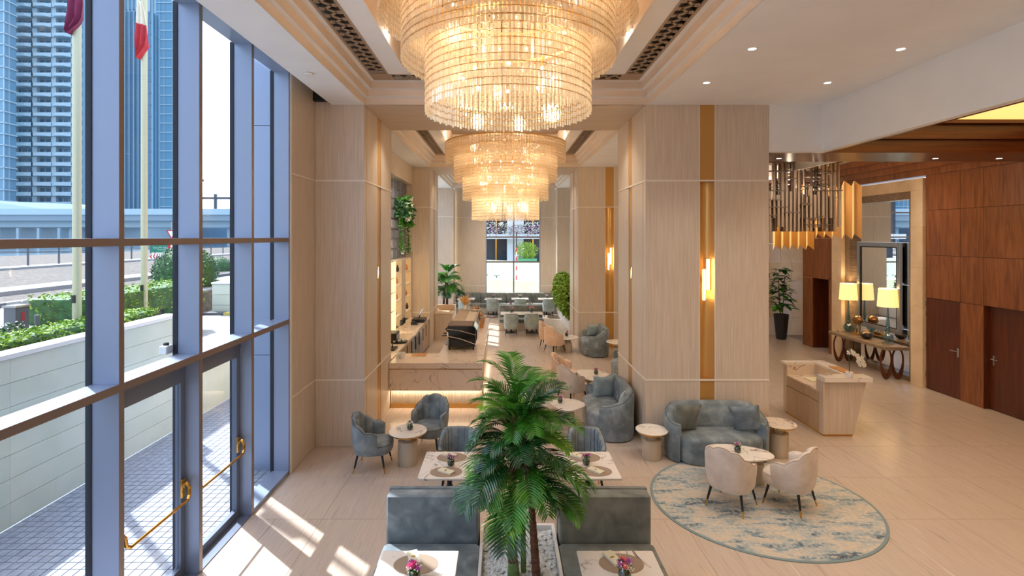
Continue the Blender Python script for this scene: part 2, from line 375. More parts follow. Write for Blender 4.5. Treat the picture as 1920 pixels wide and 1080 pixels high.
# ------------------------------------------------------------------ ceiling
ce = shell('ceiling')
def coffer(y0, y1, xl, xr, far_wood=True):
    s_ = [(.006, 0), (.006, .12), (.075, .12), (.075, .24), (.15, .24), (.15, .365), (.226, .365)]
    def ring(d, z): return [(xl+d, y0+d, ZC+z), (xr-d, y0+d, ZC+z), (xr-d, y1-d, ZC+z), (xl+d, y1-d, ZC+z)]
    for i in range(0, 6, 2):
        a, b, c_ = s_[i], s_[i+1], s_[i+2]
        MB().loft([ring(*a), ring(*b)], caps=False).build('coffer_step', 'plaster_warm', ce)  # warm light on the risers put into a beiger plaster
        MB().loft([ring(*b), ring(*c_)], caps=False).build('coffer_ledge', 'plaster', ce)
    vo, vi, up = .226, .54, .84
    zz = .365
    MB().loft([ring(vi, zz), ring(up, zz)], caps=False).build('coffer_flat', 'plaster', ce)
    MB().loft([ring(up, zz), ring(up, zz+.55)], caps=False).build('coffer_upstand', 'plaster_warm', ce)
    r_ = ring(up-.02, zz+.55)
    MB().add(r_+[(p[0], p[1], p[2]+.05) for p in r_], [(0, 1, 2, 3), (4, 7, 6, 5)]).build('coffer_top', 'mocha', ce)
    # vent grilles in the band between vo and vi
    for sx in (0, 1):
        vx0, vx1 = ((xl+vo, xl+vi) if sx == 0 else (xr-vi, xr-vo))
        grille(vx0, vx1, y0+vi, y1-vi, ZC+zz, True)
    for yy0, yy1 in ((y0+vo, y0+vi), (y1-vi, y1-vo)):
        grille(xl+vi, xr-vi, yy0, yy1, ZC+zz, False)
        for cx0, cx1 in ((xl+vo, xl+vi), (xr-vi, xr-vo)):
            MB().box(cx0, cx1, yy0, yy1, ZC+zz-.006, ZC+zz+.02).build('grille_corner', 'bronze_light', ce)
GR = 0
def grille(x0, x1, y0, y1, z, along_y):
    global GR; GR += 1
    par = thing('vent_grille', None, None, (0, 0, 0)); par['kind'] = 'structure'
    MB().box(x0, x1, y0, y1, z+.05, z+.06).build('duct_liner', 'black', par)
    f = MB(); e = .035
    f.box(x0, x0+e, y0, y1, z-.006, z+.012).box(x1-e, x1, y0, y1, z-.006, z+.012).box(x0+e, x1-e, y0, y0+e, z-.006, z+.012).box(x0+e, x1-e, y1-e, y1, z-.006, z+.012)
    f.build('frame', 'bronze_light', par)
    lm = MB(); p = .19
    if along_y: n = max(1, round((y1-y0-2*e)/p)); p = (y1-y0-2*e)/n; a0 = y0+e; w0, w1 = x0+e, x1-e
    else: n = max(1, round((x1-x0-2*e)/p)); p = (x1-x0-2*e)/n; a0 = x0+e; w0, w1 = y0+e, y1-e
    mid = (w0+w1)/2; hw = (w1-w0)/2; pts = []
    for i in range(n*12+1):
        u = i/12; th = 2*PI*u
        ww = mid+hw*.93*math.cos(th*1.0); aa = a0+u*p-.26*p*math.sin(2*th)
        pts.append((ww, aa, z+.002) if along_y else (aa, ww, z+.002))
    # flat ribbon
    rib = []; 
    for i, q in enumerate(pts):
        q0 = Vector(pts[max(i-1, 0)]); q1 = Vector(pts[min(i+1, len(pts)-1)]); t_ = (q1-q0).normalized(); nrm = Vector((-t_.y, t_.x, 0))*.017
        q = Vector(q); rib.append([tuple(q+nrm), tuple(q-nrm), tuple(q-nrm+Vector((0, 0, .012))), tuple(q+nrm+Vector((0, 0, .012)))])
    lm.loft(rib); lm.build('lattice', 'bronze_light', par)
    return par
coffer(1.2, YC[0][0], XL, 2.53)
coffer(YC[0][1], YC[1][0], XL, 2.53)
coffer(YC[1][1], 24.4, XL, 2.53)
def slab(x0, x1, y0, y1, z0, z1, mat='plaster', nm='ceiling_slab'): return MB().box(x0, x1, y0, y1, z0, z1).build(nm, mat, ce)
slab(-2.98, XL, -3, 9.0, ZC, 6.30)                 # left soffit
slab(XL, 2.53, -3, 1.2, ZC, 6.5)
slab(-3.05, XL, 11.15, 17.05, ZC, 6.4)
slab(-3.3, XL, 19.2, 24.4, ZC, 6.4)
slab(2.53, 5.54, -3, 9.0, ZC, 6.6)
slab(2.53, 4.7, 9.0, 26, ZC, 6.6)
slab(4.7, 5.54, 9.0, 9.14, 5.13, 6.6)              # white drop facing the camera
slab(5.54, 5.66, -3, 9.14, 5.13, 6.6)              # long white beam
slab(4.63, 4.70, 9.0, 9.14, 5.13, 6.6)
slab(-3.6, 12.4, -3, 26, 7.3, 7.4)
slab(-3.6, -2.98, -3, 9.0, 6.55, 6.7)
ce_sm = tag(MB().lathe([(.06, 0), (.062, .02), (.05, .035)], n=20).build('smoke_detector', 'white', smooth=True, loc=(-2.72, 7.25, ZC-.035)), 'small round white detector on the left ceiling soffit by the glass', 'detector')

# downlights
def downlight(x, y, z, label, en=60, col=SOFT, mat='white', group='recessed ceiling spots in the flat ceiling'):
    t_ = thing('downlight', label, 'ceiling light', (x, y, z), 0, group)
    r_ = MB(); r_.loft([[(rr*math.cos(2*PI*j/20), rr*math.sin(2*PI*j/20), zz) for j in range(20)] for rr, zz in ((.046, .0), (.046, -.006), (.062, -.006), (.062, 0))], caps=False)
    r_.build('trim_ring', mat, t_); MB().cyl((0, 0), .046, -.004, -.001, 20).build('lens', 'spot_lens', t_)
    lamp('downlight_beam', 'SPOT', (x, y, z-.03), en, col, .05, spot=84, blend=.8)
for x, y, lb in ((3.04, 6.31, 'lit ceiling spot nearest the ceiling coffer, in the nearer row'), (4.86, 6.32, 'lit ceiling spot nearest the white beam, in the nearer row'),
              (3.03, 7.70, 'lit ceiling spot in the far row, by the coffer'), (4.83, 7.70, 'lit ceiling spot in the far row, by the white beam')):
    downlight(x, y, ZC, lb, 90)
downlight(3.2, 14.2, ZC, 'lit ceiling spot over the farther seating bay', 90)

# ------------------------------------------------------------------ left glazing
W = shell('window_1')
XI, XO = -3.29, -3.52
MY = [4.43+1.17*k for k in range(-6, 4)]
for i, yy in enumerate(MY):
    m_ = MB().box(XO, XI, yy-.0, yy+.06, 0, 6.2).build('mullion', 'alu_blue', W)
    MB().box(XI, XI+.004, yy-.0, yy+.06, 0, 6.2).build('mullion_lit_face', 'alu_warm_lit', m_)  # thin sheet coloured with the warm room light on the inner face
    MB().box(XO-.05, XO, yy-.01, yy+.07, 0, 6.2).build('gasket', 'rubber', m_)
MB().box(XO, XI, -3, 9.0, 6.18, 6.55).build('head_beam', 'alu_blue', W)
doors = (4, 5) if False else None
kd = [i for i, yy in enumerate(MY) if abs(yy-4.43) < .01][0]
for i in range(len(MY)-1):
    a, b = MY[i]+.06, MY[i+1]
    isdoor = i in (kd, kd+1)
    for z0, z1 in ((3.57, 3.635), (2.315, 2.385)):
        t_ = MB().box(XO, XI, a, b, z0, z1).build('transom', 'alu_blue', W)
        MB().box(XI, XI+.004, a, b, z0, z1).build('transom_lit_face', 'alu_warm_lit', t_)  # same warm-light colouring on the rail's inner face
    if not isdoor: MB().box(XO-.02, XI, a, b, 0, .06).build('sill', 'alu_blue', W)
    for z0, z1 in ((3.635, 6.18), (2.385, 3.57)) + (() if isdoor else ((.06, 2.315),)):
        MB().box(XO-.03, XO-.02, a-.005, b+.005, z0, z1).build('pane', 'window_glass', W)
# the double door
def door(name, y0, y1, hinge):
    d = shell(name, (0, 0, 0)); x0, x1 = -3.50, -3.44
    MB().box(x0, x1, y0, y0+.075, .01, 2.2).build('stile', 'alu_dark', d); MB().box(x0, x1, y1-.075, y1, .01, 2.2).build('stile', 'alu_dark', d)
    MB().box(x0, x1, y0+.075, y1-.075, 2.09, 2.2).build('top_rail', 'alu_dark', d); MB().box(x0, x1, y0+.075, y1-.075, .01, .11).build('bottom_rail', 'alu_dark', d)
    MB().box(-3.475, -3.465, y0+.075, y1-.075, .11, 2.09).build('pane', 'window_glass', d)
    bar = MB(); bar.tube([(-3.33, y0+.12, .87), (-3.33, y1-.12, .87)], .015, 10); bo = bar.build('push_bar', 'brass', d, True)
    for yy in (y0+.06, y1-.06):
        k = 1 if yy < (y0+y1)/2 else -1
        br = MB(); br.tube([(-3.44, yy, .93), (-3.42, yy, 1.0), (-3.38, yy+k*.01, 1.02), (-3.345, yy+k*.02, .98), (-3.34, yy+k*.03, .90), (-3.33, yy+k*.07, .87)], [.016, .02, .02, .018, .017, .016], 8)
        br.bbox(-3.44, -3.415, yy-.03, yy+.03, .86, 1.06, .006); br.build('bracket', 'brass', bo, True)
    return d
door('door_1', 4.50, 5.60, 0); door('door_2', 5.61, 6.76, 1)
MB().box(-3.51, -3.43, 4.49, 6.77, 2.2, 2.315).build('door_head', 'alu_dark', W)
MB().box(-3.51, XI, 4.49, 6.77, 0, .012).build('threshold', 'alu_dark', W)
# beige wall between glazing and the left column, and the walls behind the camera
WL = shell('wall_left')
for k in range(3):
    panel_x(WL, -3.27, 8.0, 9.0, ZJ[k], ZJ[k+1] if k < 2 else 6.55, 1, t=.12)
joints_x(WL, -3.27, 8.0, 9.0, 1)
MB().box(-3.3, -3.262, 7.97, 8.003, 0, 6.55).build('edge_trim', 'white_line', WL)
MB().box(-3.4, -2.9, 8.9, 9.0, ZC+.05, 6.6).build('black_notch_block', 'black', WL)  # solid black block in place of the open notch's shade
MB().box(-3.9, -3.27, 9.0, 19.2, 0, 7.3).build('bar_back_core', 'oak_dark', WL)
MB().box(-3.52, -3.3, 9.0, 26, 5.9, 7.3).build('upper_wall', 'plaster', WL)
WB = shell('wall_back'); MB().box(-3.6, 12.4, -3.2, -3, 0, 7.3).build('panel', 'oak', WB)
# far-left bay windows (hidden behind the second column, they let the sun in)
W2 = shell('window_2')
for k in range(6): MB().box(-3.5, -3.3, 19.25+k*1.2, 19.31+k*1.2, 0, 5.9).build('mullion', 'alu_blue', W2)
for z in (2.3, 3.6): MB().box(-3.5, -3.3, 19.2, 25.4, z, z+.07).build('transom', 'alu_blue', W2)
MB().box(-3.5, -3.3, 24.4, 25.6, 0, 5.9).build('end_post', 'oak', W2)

# ------------------------------------------------------------------ exterior
X = shell('ground')
MB().box(-6.2, -3.6, -4, 30, -.2, -.015).build('ground_bed', 'paving_joint', X)
pv = MB()
for i in range(22):
    for j in range(110):
        x0 = -6.19+i*.1195; y0 = 1.5+j*.1195*1.0
        pv.add([(x0+.006, y0+.006, -.002), (x0+.1135, y0+.006, -.002), (x0+.1135, y0+.1135, -.002), (x0+.006, y0+.1135, -.002), (x0+.004, y0+.004, -.014), (x0+.1155, y0+.004, -.014), (x0+.1155, y0+.1155, -.014), (x0+.004, y0+.1155, -.014)],
               [(0, 1, 2, 3), (4, 5, 1, 0), (5, 6, 2, 1), (6, 7, 3, 2), (7, 4, 0, 3)])
po = pv.build('paving_stones', 'paving', X); po['kind'] = 'stuff'
# retaining wall, real courses
rw = shell('retaining_wall')
MB().box(-6.42, -6.205, -4, 9.9, 0, 2.12).build('core', 'concrete_white', rw)
for k in range(7):
    z0 = k*.302
    for (a, b) in ((-4, -.5), (-.5, 3), (3, 6.5), (6.5, 9.9)):
        MB().box(-6.21, -6.19, a, b-.004, z0+.004, z0+.300).build('block_course', 'concrete_white', rw)
MB().box(-6.46, -6.17, -4, 9.9, 2.12, 2.18).build('coping', 'white', rw)
MB().box(-6.4, -6.19, 9.9, 24, 0, 1.42).build('low_wall', 'concrete_white', rw)
# plateau behind
G2 = shell('ground')
MB().box(-45, -6.42, -6, 9.9, 1.2, 2.10).build('soil_bed', 'soil', G2)
rd = MB().box(-10.75, -7.6, -10, 10.4, 2.10, 2.12).box(-10.75, -8.6, 10.4, 90, 2.10, 2.12); rd.build('road', 'asphalt', G2)
MB().box(-40, -8.5, 9.9, 120, 1.2, 2.10).build('soil_bed', 'gravel', G2)
MB().add([(-6.3, 9.9, 1.42), (-8.6, 9.9, 1.42), (-11, 26, 1.7), (-6.3, 26, 1.42), (-6.3, 9.9, 1.2), (-8.6, 9.9, 1.2), (-11, 26, 1.2), (-6.3, 26, 1.2)], [(0, 3, 2, 1), (0, 1, 5, 4), (1, 2, 6, 5), (2, 3, 7, 6), (3, 0, 4, 7)]).build('driveway', 'asphalt', G2)
for j in range(60):
    MB().box(-10.95, -10.75, -8+j*1.2, -8+j*1.2+1.19, 2.1, 2.22).build('kerbstone', 'kerb_dark' if j % 2 else 'kerb_light', G2)
MB().box(-12.1, -10.95, -10, 90, 2.1, 2.2).build('verge', 'gravel', G2)
MB().box(-14.0, -12.9, -10, 90, 2.1, 2.23).build('path', 'kerb_light', G2)
MB().box(-21.4, -14.0, -10, 90, 2.1, 2.2).build('gravel_bed', 'gravel', G2)
MB().box(-22.6, -21.4, -10, 90, 2.1, 2.3).build('promenade', 'kerb_light', G2)
MB().box(-8.4, -7.6, 2, 9.2, 2.1, 2.115).build('brick_strip', 'tan_box', G2)
MB().box(-9.3, -9.15, -6, 30, 2.121, 2.124).build('lane_line', 'white', G2)
MB().add([(-8.2, 7.4, 2.124), (-8.9, 8.6, 2.124), (-8.6, 8.7, 2.124), (-7.9, 7.5, 2.124)], [(0, 1, 2, 3)]).build('lane_arrow', 'white', G2)
MB().box(-400, -22.6, -50, 500, .3, 1.0).build('water', 'water', G2)
rl = thing('railing', 'dark metal railing along the waterfront promenade', 'railing')
post = MB().box(-.03, .03, -.03, .03, 0, 1.0).build('post', 'kerb_dark', rl, loc=(-22.4, 4, 2.3))
for j in range(1, 45): again(post, (-22.4, 4+j*1.7, 2.3))
for z in (3.25, 2.9): MB().box(-22.43, -22.37, 3, 82, z, z+.03).build('rail', 'kerb_dark', rl)

def leafcloud(mb, c, rad, n, size, seed, flat=False):
    rng = random.Random(seed)
    for _ in range(n):
        while True:
            p = Vector((rng.uniform(-1, 1), rng.uniform(-1, 1), rng.uniform(-1, 1)))
            if flat or .5 < p.length < 1: break
        p = Vector((p.x*rad[0], p.y*rad[1], p.z*rad[2]))+Vector(c)
        a = Vector((rng.gauss(0, 1), rng.gauss(0, 1), rng.gauss(0, .6))).normalized(); b = a.cross(Vector((rng.gauss(0, 1), rng.gauss(0, 1), rng.gauss(0, 1)))).normalized()
        s_ = size*rng.uniform(.6, 1.3)
        mb.add([tuple(p-a*s_), tuple(p+b*s_*.45), tuple(p+a*s_), tuple(p-b*s_*.45)], [(0, 1, 2, 3)])
    return mb
def hedge(label, x0, x1, y0, y1, z0, z1, n, seed, mat='hedge', sz=.035):
    t_ = thing('hedge', label, 'hedge', ((x0+x1)/2, (y0+y1)/2, z0))
    rx, ry, rz_ = (x1-x0)/2, (y1-y0)/2, (z1-z0)/2
    MB().bbox(-rx*.9, rx*.9, -ry*.97, ry*.97, 0, 2*rz_*.9, .04).build('inner_growth', 'hedge_dark', t_)
    leafcloud(MB(), (0, 0, rz_), (rx, ry, rz_*1.05), n, sz, seed, True).build('foliage', mat, t_)
hedge('low clipped bright green hedge along the top of the white retaining wall', -7.08, -6.50, 4.5, 9.8, 2.1, 2.30, 11000, 1)
hedge('taller light green hedge behind the low one, at the foot of the farther flagpole', -8.3, -7.2, 8.9, 12.6, 2.1, 2.62, 6000, 2)
hedge('dark green hedge block beside the white block wall', -9.3, -8.35, 12.9, 13.9, 1.6, 2.2, 2500, 3, 'hedge_dark')
def ball(label, c, r_, seed, n):
    t_ = thing('round_bush', label, 'bush', (c[0], c[1], c[2]-r_))
    MB().sphere((0, 0, r_), r_*.93, 20, 14).build('inner_growth', 'hedge_dark', t_, True)
    mb = MB(); rng = random.Random(seed)
    for _ in range(n):
        d = Vector((rng.gauss(0, 1), rng.gauss(0, 1), rng.gauss(0, 1))).normalized(); p = d*r_*rng.uniform(.93, 1.05)+Vector((0, 0, r_))
        a = (Vector((rng.gauss(0, 1), rng.gauss(0, 1), rng.gauss(0, 1)))).normalized(); b = a.cross(d).normalized(); s_ = r_*.05
        mb.add([tuple(p-a*s_), tuple(p+b*s_*.5), tuple(p+a*s_), tuple(p-b*s_*.5)], [(0, 1, 2, 3)])
    mb.build('foliage', 'hedge_dark', t_)
ball('large ball-clipped dark green bush behind the hedge', (-9.75, 15.9, 2.48), .88, 4, 3500)
ball('smaller ball-clipped green bush beyond the large one', (-12.1, 22.0, 2.2), .6, 5, 2000)
wb = thing('block_wall', 'short white painted block wall beside the driveway', 'wall', (-7.6, 14.5, 1.45))
for k in range(3): MB().box(-.55, .6, 0, .25, k*.29, k*.29+.28).build('block_course', 'concrete_white', wb)
MB().box(-.57, .62, -.02, .27, .87, .92).build('coping', 'white', wb)
tag(MB().box(-8.4, -7.7, 14.2, 14.45, 1.45, 1.56).build('kerb', 'kerb_dark'), 'dark kerb at the foot of the white block wall', 'kerb')
tag(MB().box(-7.68, -7.1, 14.2, 14.45, 1.45, 1.56).build('kerb', 'kerb_yellow'), 'yellow painted kerb beside the dark kerb', 'kerb')
def flagpole(label, x, y, r_, ztop):
    t_ = thing('flagpole', label, 'flagpole', (x, y, 2.1))
    MB().lathe([(r_*1.3, 0), (r_*1.25, .05), (r_, .06), (r_*.9, ztop)], n=16).build('pole', 'pole_metal', t_, True)
    MB().bbox(-.03, .03, -r_-.02, -r_+.005, .45, .58, .004).build('hatch', 'black', t_)
flagpole('nearer pale flagpole standing in the hedge', -7.13, 8.66, .065, 7)
flagpole('farther pale flagpole in front of the taller hedge', -7.28, 10.5, .062, 8)
def flag(label, x, y, z, w_, h, mats, seed):
    t_ = thing('flag', label, 'flag', (x, y, z))
    for (v0, v1, mat) in mats:
        mb = MB(); rows = []
        for i in range(13):
            v = v0+(v1-v0)*i/12; ww = w_*(.45+.55*math.sin(PI*min(v, .62)*.8))*(1 if v < .8 else max(.12, 1-(v-.8)/.2*.88)); row = []
            for j in range(13):
                u = j/12; row.append((-w_*.30+u*ww, .07*math.sin(u*14+v*4+seed)*(.4+.6*v), -h*v-.05*u))
            rows.append(row)
        mb.loft(rows, closed=False).build('cloth_band', mat, t_, True)
flag('limp maroon flag on the nearer flagpole', -7.13, 8.56, 8.05, .28, 1.0, [(0, 1, 'flag_maroon')], 0)
flag('hanging cream and red flag on the farther flagpole', -7.28, 10.38, 8.42, .24, 1.15, [(0, .42, 'flag_cream'), (.42, 1, 'flag_red')], 2)
t_ = thing('utility_cabinet', 'grey roadside electrical cabinet with three small warning stickers', 'cabinet', (-7.85, 8.35, 2.1))
MB().bbox(-.1, .1, -.12, .12, 0, .42, .006).build('body', 'kerb_dark', t_); MB().box(-.115, .115, -.135, .135, .42, .45).build('lid', 'steel', t_)
for k in range(3): MB().box(.101, .104, -.03, .03, .2+k*.05, .235+k*.05).build('sticker', 'flag_red', t_)
tag(MB().lathe([(.035, 0), (.035, .32), (.03, .335)], n=14).build('bollard', 'kerb_dark', smooth=True, loc=(-7.25, 8.05, 2.1)), 'short grey metal bollard beside the hedge', 'bollard')
tr_ = thing('rose_bush', 'small white flowering shrub in front of the roadside cabinet', 'shrub', (-7.5, 7.9, 2.1))
leafcloud(MB(), (0, 0, .12), (.16, .2, .12), 160, .03, 6).build('foliage', 'hedge_dark', tr_); leafcloud(MB(), (0, 0, .2), (.14, .18, .06), 26, .022, 8).build('blooms', 'white', tr_)['kind'] = 'stuff'
# road sign
sg = thing('direction_sign', 'green arrow shaped road direction sign with white lettering', 'sign', (-13.2, 20.0, 2.2), R(0))
for dx in (-.28, .28): MB().cyl((dx, .04), .025, 0, .9, 10).build('post', 'steel', sg)
pts = [(-.42, 0), (.32, 0), (.44, .24), (.32, .48), (-.42, .48)]
MB().loft([[(x, 0, .85+y_) for x, y_ in pts], [(x, .03, .85+y_) for x, y_ in pts]]).build('sign_plate', 'sign_green', sg)
pb = MB()
for k in range(7):
    x = -.40+k*.115
    if k != 3:
        s_ = -1 if k < 3 else 1
        pb.add([(x, -.004, .60), (x+.045, -.004, .60), (x+.045+s_*.04, -.004, .69), (x+.045, -.004, .78), (x, -.004, .78), (x+s_*.04, -.004, .69)], [(0, 1, 2, 5), (5, 2, 3, 4)])
pl_ = MB().box(-.44, .42, 0, .02, .58, .80).build('chevron_board', 'white', sg); pb.build('chevrons', 'sign_red', pl_)
def text(s_, loc, size, mat, parent=None, rot=(R(90), 0, 0), name='lettering', align='CENTER'):
    c = bpy.data.curves.new(name, 'FONT'); c.body = s_; c.size = size; c.align_x = align; c.extrude = .001
    c.materials.append(M[mat]); tmp = bpy.data.objects.new(name, c); me = bpy.data.meshes.new_from_object(tmp); bpy.data.objects.remove(tmp)
    o = bpy.data.objects.new(name, me); COL.objects.link(o); o.location = loc; o.rotation_euler = rot; o['kind'] = 'stuff'
    if parent: o.parent = parent
    return o
text('إلى شارع الشيخ زايد', (0, -.004, 1.23), .085, 'white', sg); text('The Sheikh Zayed Rd', (0, -.004, 1.14), .055, 'white', sg)
text('إلى شارع الخيل', (0, -.004, 1.02), .085, 'white', sg); text('To Al Khail Rd', (0, -.004, .93), .055, 'white', sg)
ys = thing('yield_sign', 'red and white give way triangle above a red pedestrian plate', 'sign', (-12.3, 19.2, 2.2))
MB().cyl((0, .03), .025, 0, 2.0, 8).build('post', 'steel', ys)
a_ = [(0, 1.35), (.2, 1.7), (-.2, 1.7)]; b_ = [(0, 1.43), (.13, 1.66), (-.13, 1.66)]
MB().loft([[(x, 0, z) for x, z in a_], [(x, .01, z) for x, z in a_]]).build('triangle_plate', 'sign_red', ys)
MB().loft([[(x, -.004, z) for x, z in b_], [(x, 0, z) for x, z in b_]]).build('triangle_field', 'white', ys)
MB().box(-.14, .14, 0, .01, 1.0, 1.3).build('lower_plate', 'sign_red', ys)
MB().box(-.03, .03, -.004, 0, 1.05, 1.25).build('walking_figure', 'white', ys)
t_ = thing('security_camera', 'small white camera on the outside of the glass above the rail', 'camera', (-3.60, 5.53, 2.44))
MB().bbox(-.04, .04, -.06, .06, -.04, .05, .008).build('housing', 'white', t_); MB().lathe([(.028, 0), (.028, .02), (.02, .03)], (0, 0, .05), 14).build('lens', 'black', t_)

# towers and viaduct
def tower(label, x0, x1, y0, y1, h, core, slabm, fh, lip, kind):
    t_ = thing('tower', label, 'building', ((x0+x1)/2, y0, 1)); wx = (x1-x0)/2; d = y1-y0
    MB().box(-wx, wx, 0, d, 0, h).build('facade', core, t_)
    n = int(h/fh)
    if kind == 'bands':
        for k in range(n): 
            o_ = MB().box(-wx-lip, wx+lip, -lip, d, k*fh, k*fh+fh*.10).build('floor_band', slabm, t_)
        mu = MB()
        for k in range(int(2*wx/1.6)): mu.box(-wx+k*1.6, -wx+k*1.6+.08, -lip*.8, 0, 0, h)
        mu.build('window_mullions', slabm, t_)['kind'] = 'stuff'
        mu = MB()
        for k in range(int(d/1.6)): mu.box(wx, wx+lip*.8, k*1.6, k*1.6+.08, 0, h)
        mu.build('window_mullions', slabm, t_)['kind'] = 'stuff'
    elif kind == 'balcony':
        for sx, wd in ((-wx*.62, 3.3), (0.1, 3.0), (wx*.66, 2.8)):
            bl = MB()
            for k in range(n):
                z = k*fh
                bl.box(sx-wd, sx+wd, -2.0, 0, z, z+.25).box(sx-wd, sx+wd, -2.0, -1.9, z+.25, z+1.2)
                bl.add([(sx-wd*.5, -2.9, z), (sx+wd*.5, -2.9, z), (sx+wd*.8, -2, z), (sx-wd*.8, -2, z), (sx-wd*.5, -2.9, z+.9), (sx+wd*.5, -2.9, z+.9), (sx+wd*.8, -2, z+.9), (sx-wd*.8, -2, z+.9)], [(0, 1, 5, 4), (1, 2, 6, 5), (3, 0, 4, 7), (0, 3, 2, 1), (4, 5, 6, 7)])
            bl.build('balcony_stack', slabm, t_)['kind'] = 'stuff'
        for sx in (-wx*.28, wx*.34, wx*.97, -wx*.97): MB().box(sx-.7, sx+.7, -1.2, 0, 0, h).build('pier', slabm, t_)
        wn = MB()
        for k in range(n):
            for q in range(int(2*wx/1.8)): wn.box(-wx+q*1.8+.2, -wx+q*1.8+1.5, -.06, 0, k*fh+.9, k*fh+2.5)
            for q in range(int(d/2.4)): wn.box(wx, wx+.06, q*2.4+.3, q*2.4+1.9, k*fh+.9, k*fh+2.5)
        wn.build('windows', 'far_glass_dark', t_)['kind'] = 'stuff'
    else:
        f = MB()
        for k in range(int(2*wx/1.3)): f.box(-wx+k*1.3, -wx+k*1.3+.16, -.5, 0, 0, h)
        f.build('vertical_fins', slabm, t_)['kind'] = 'stuff'
        f = MB()
        for k in range(int(d/1.3)): f.box(wx, wx+.5, k*1.3, k*1.3+.16, 0, h)
        f.build('vertical_fins', slabm, t_)['kind'] = 'stuff'
        for k in range(n): MB().box(-wx-.1, wx+.1, -.1, d, k*fh, k*fh+.25).build('floor_band', 'far_glass_dark', t_)
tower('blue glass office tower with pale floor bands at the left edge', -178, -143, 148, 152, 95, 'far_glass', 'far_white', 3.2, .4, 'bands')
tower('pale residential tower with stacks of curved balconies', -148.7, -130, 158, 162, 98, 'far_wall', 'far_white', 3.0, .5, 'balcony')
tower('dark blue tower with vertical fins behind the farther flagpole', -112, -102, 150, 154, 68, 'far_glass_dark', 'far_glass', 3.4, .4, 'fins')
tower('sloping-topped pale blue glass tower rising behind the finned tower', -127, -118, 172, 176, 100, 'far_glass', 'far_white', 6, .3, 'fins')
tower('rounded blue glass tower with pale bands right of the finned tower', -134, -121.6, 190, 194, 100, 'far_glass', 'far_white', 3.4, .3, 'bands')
t_ = thing('building', 'low pale waterfront building with white roofs under the viaduct', 'building', (-120, 128, 1))
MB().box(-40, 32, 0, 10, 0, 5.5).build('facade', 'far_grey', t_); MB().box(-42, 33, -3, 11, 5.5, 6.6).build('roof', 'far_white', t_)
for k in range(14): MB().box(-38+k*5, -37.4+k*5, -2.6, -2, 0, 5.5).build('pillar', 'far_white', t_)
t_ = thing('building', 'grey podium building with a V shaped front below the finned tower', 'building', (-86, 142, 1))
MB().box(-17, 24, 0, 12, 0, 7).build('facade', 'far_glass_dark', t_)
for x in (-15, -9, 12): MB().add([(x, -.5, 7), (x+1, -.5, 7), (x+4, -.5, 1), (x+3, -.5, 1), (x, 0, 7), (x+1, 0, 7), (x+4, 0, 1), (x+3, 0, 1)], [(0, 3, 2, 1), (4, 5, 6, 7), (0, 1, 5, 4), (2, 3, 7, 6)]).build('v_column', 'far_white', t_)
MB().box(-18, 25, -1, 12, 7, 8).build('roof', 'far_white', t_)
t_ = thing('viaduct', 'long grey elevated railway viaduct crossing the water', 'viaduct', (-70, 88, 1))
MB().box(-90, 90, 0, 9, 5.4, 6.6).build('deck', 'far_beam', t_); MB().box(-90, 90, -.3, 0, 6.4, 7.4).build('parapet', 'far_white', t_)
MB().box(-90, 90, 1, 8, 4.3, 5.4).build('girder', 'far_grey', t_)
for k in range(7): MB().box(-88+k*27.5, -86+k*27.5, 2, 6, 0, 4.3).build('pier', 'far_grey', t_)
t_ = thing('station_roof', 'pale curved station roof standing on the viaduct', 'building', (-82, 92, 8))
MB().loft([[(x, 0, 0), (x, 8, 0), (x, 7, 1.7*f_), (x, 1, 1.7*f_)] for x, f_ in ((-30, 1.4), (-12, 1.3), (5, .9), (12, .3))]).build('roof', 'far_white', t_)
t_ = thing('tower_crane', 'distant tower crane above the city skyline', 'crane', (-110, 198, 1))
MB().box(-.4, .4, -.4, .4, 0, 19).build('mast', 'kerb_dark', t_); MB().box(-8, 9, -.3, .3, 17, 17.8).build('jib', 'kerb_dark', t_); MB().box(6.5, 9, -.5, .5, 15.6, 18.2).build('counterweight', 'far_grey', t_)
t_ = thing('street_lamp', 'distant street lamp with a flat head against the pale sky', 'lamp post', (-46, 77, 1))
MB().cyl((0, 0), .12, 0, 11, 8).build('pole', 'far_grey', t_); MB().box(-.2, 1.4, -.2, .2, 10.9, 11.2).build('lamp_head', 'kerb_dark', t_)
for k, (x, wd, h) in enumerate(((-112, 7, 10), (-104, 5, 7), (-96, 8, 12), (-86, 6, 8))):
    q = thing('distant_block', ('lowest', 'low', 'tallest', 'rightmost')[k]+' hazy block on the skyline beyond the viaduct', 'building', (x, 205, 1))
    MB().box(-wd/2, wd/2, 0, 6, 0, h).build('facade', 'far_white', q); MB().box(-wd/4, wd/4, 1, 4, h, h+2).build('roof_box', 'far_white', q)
# blue-grey clad pier just outside the last panes
ep = shell('outer_pier')
for k in range(4): MB().box(-4.25, -3.53, 8.12, 9.9, k*1.8, k*1.8+1.79).build('cladding_panel', 'alu_blue', ep)

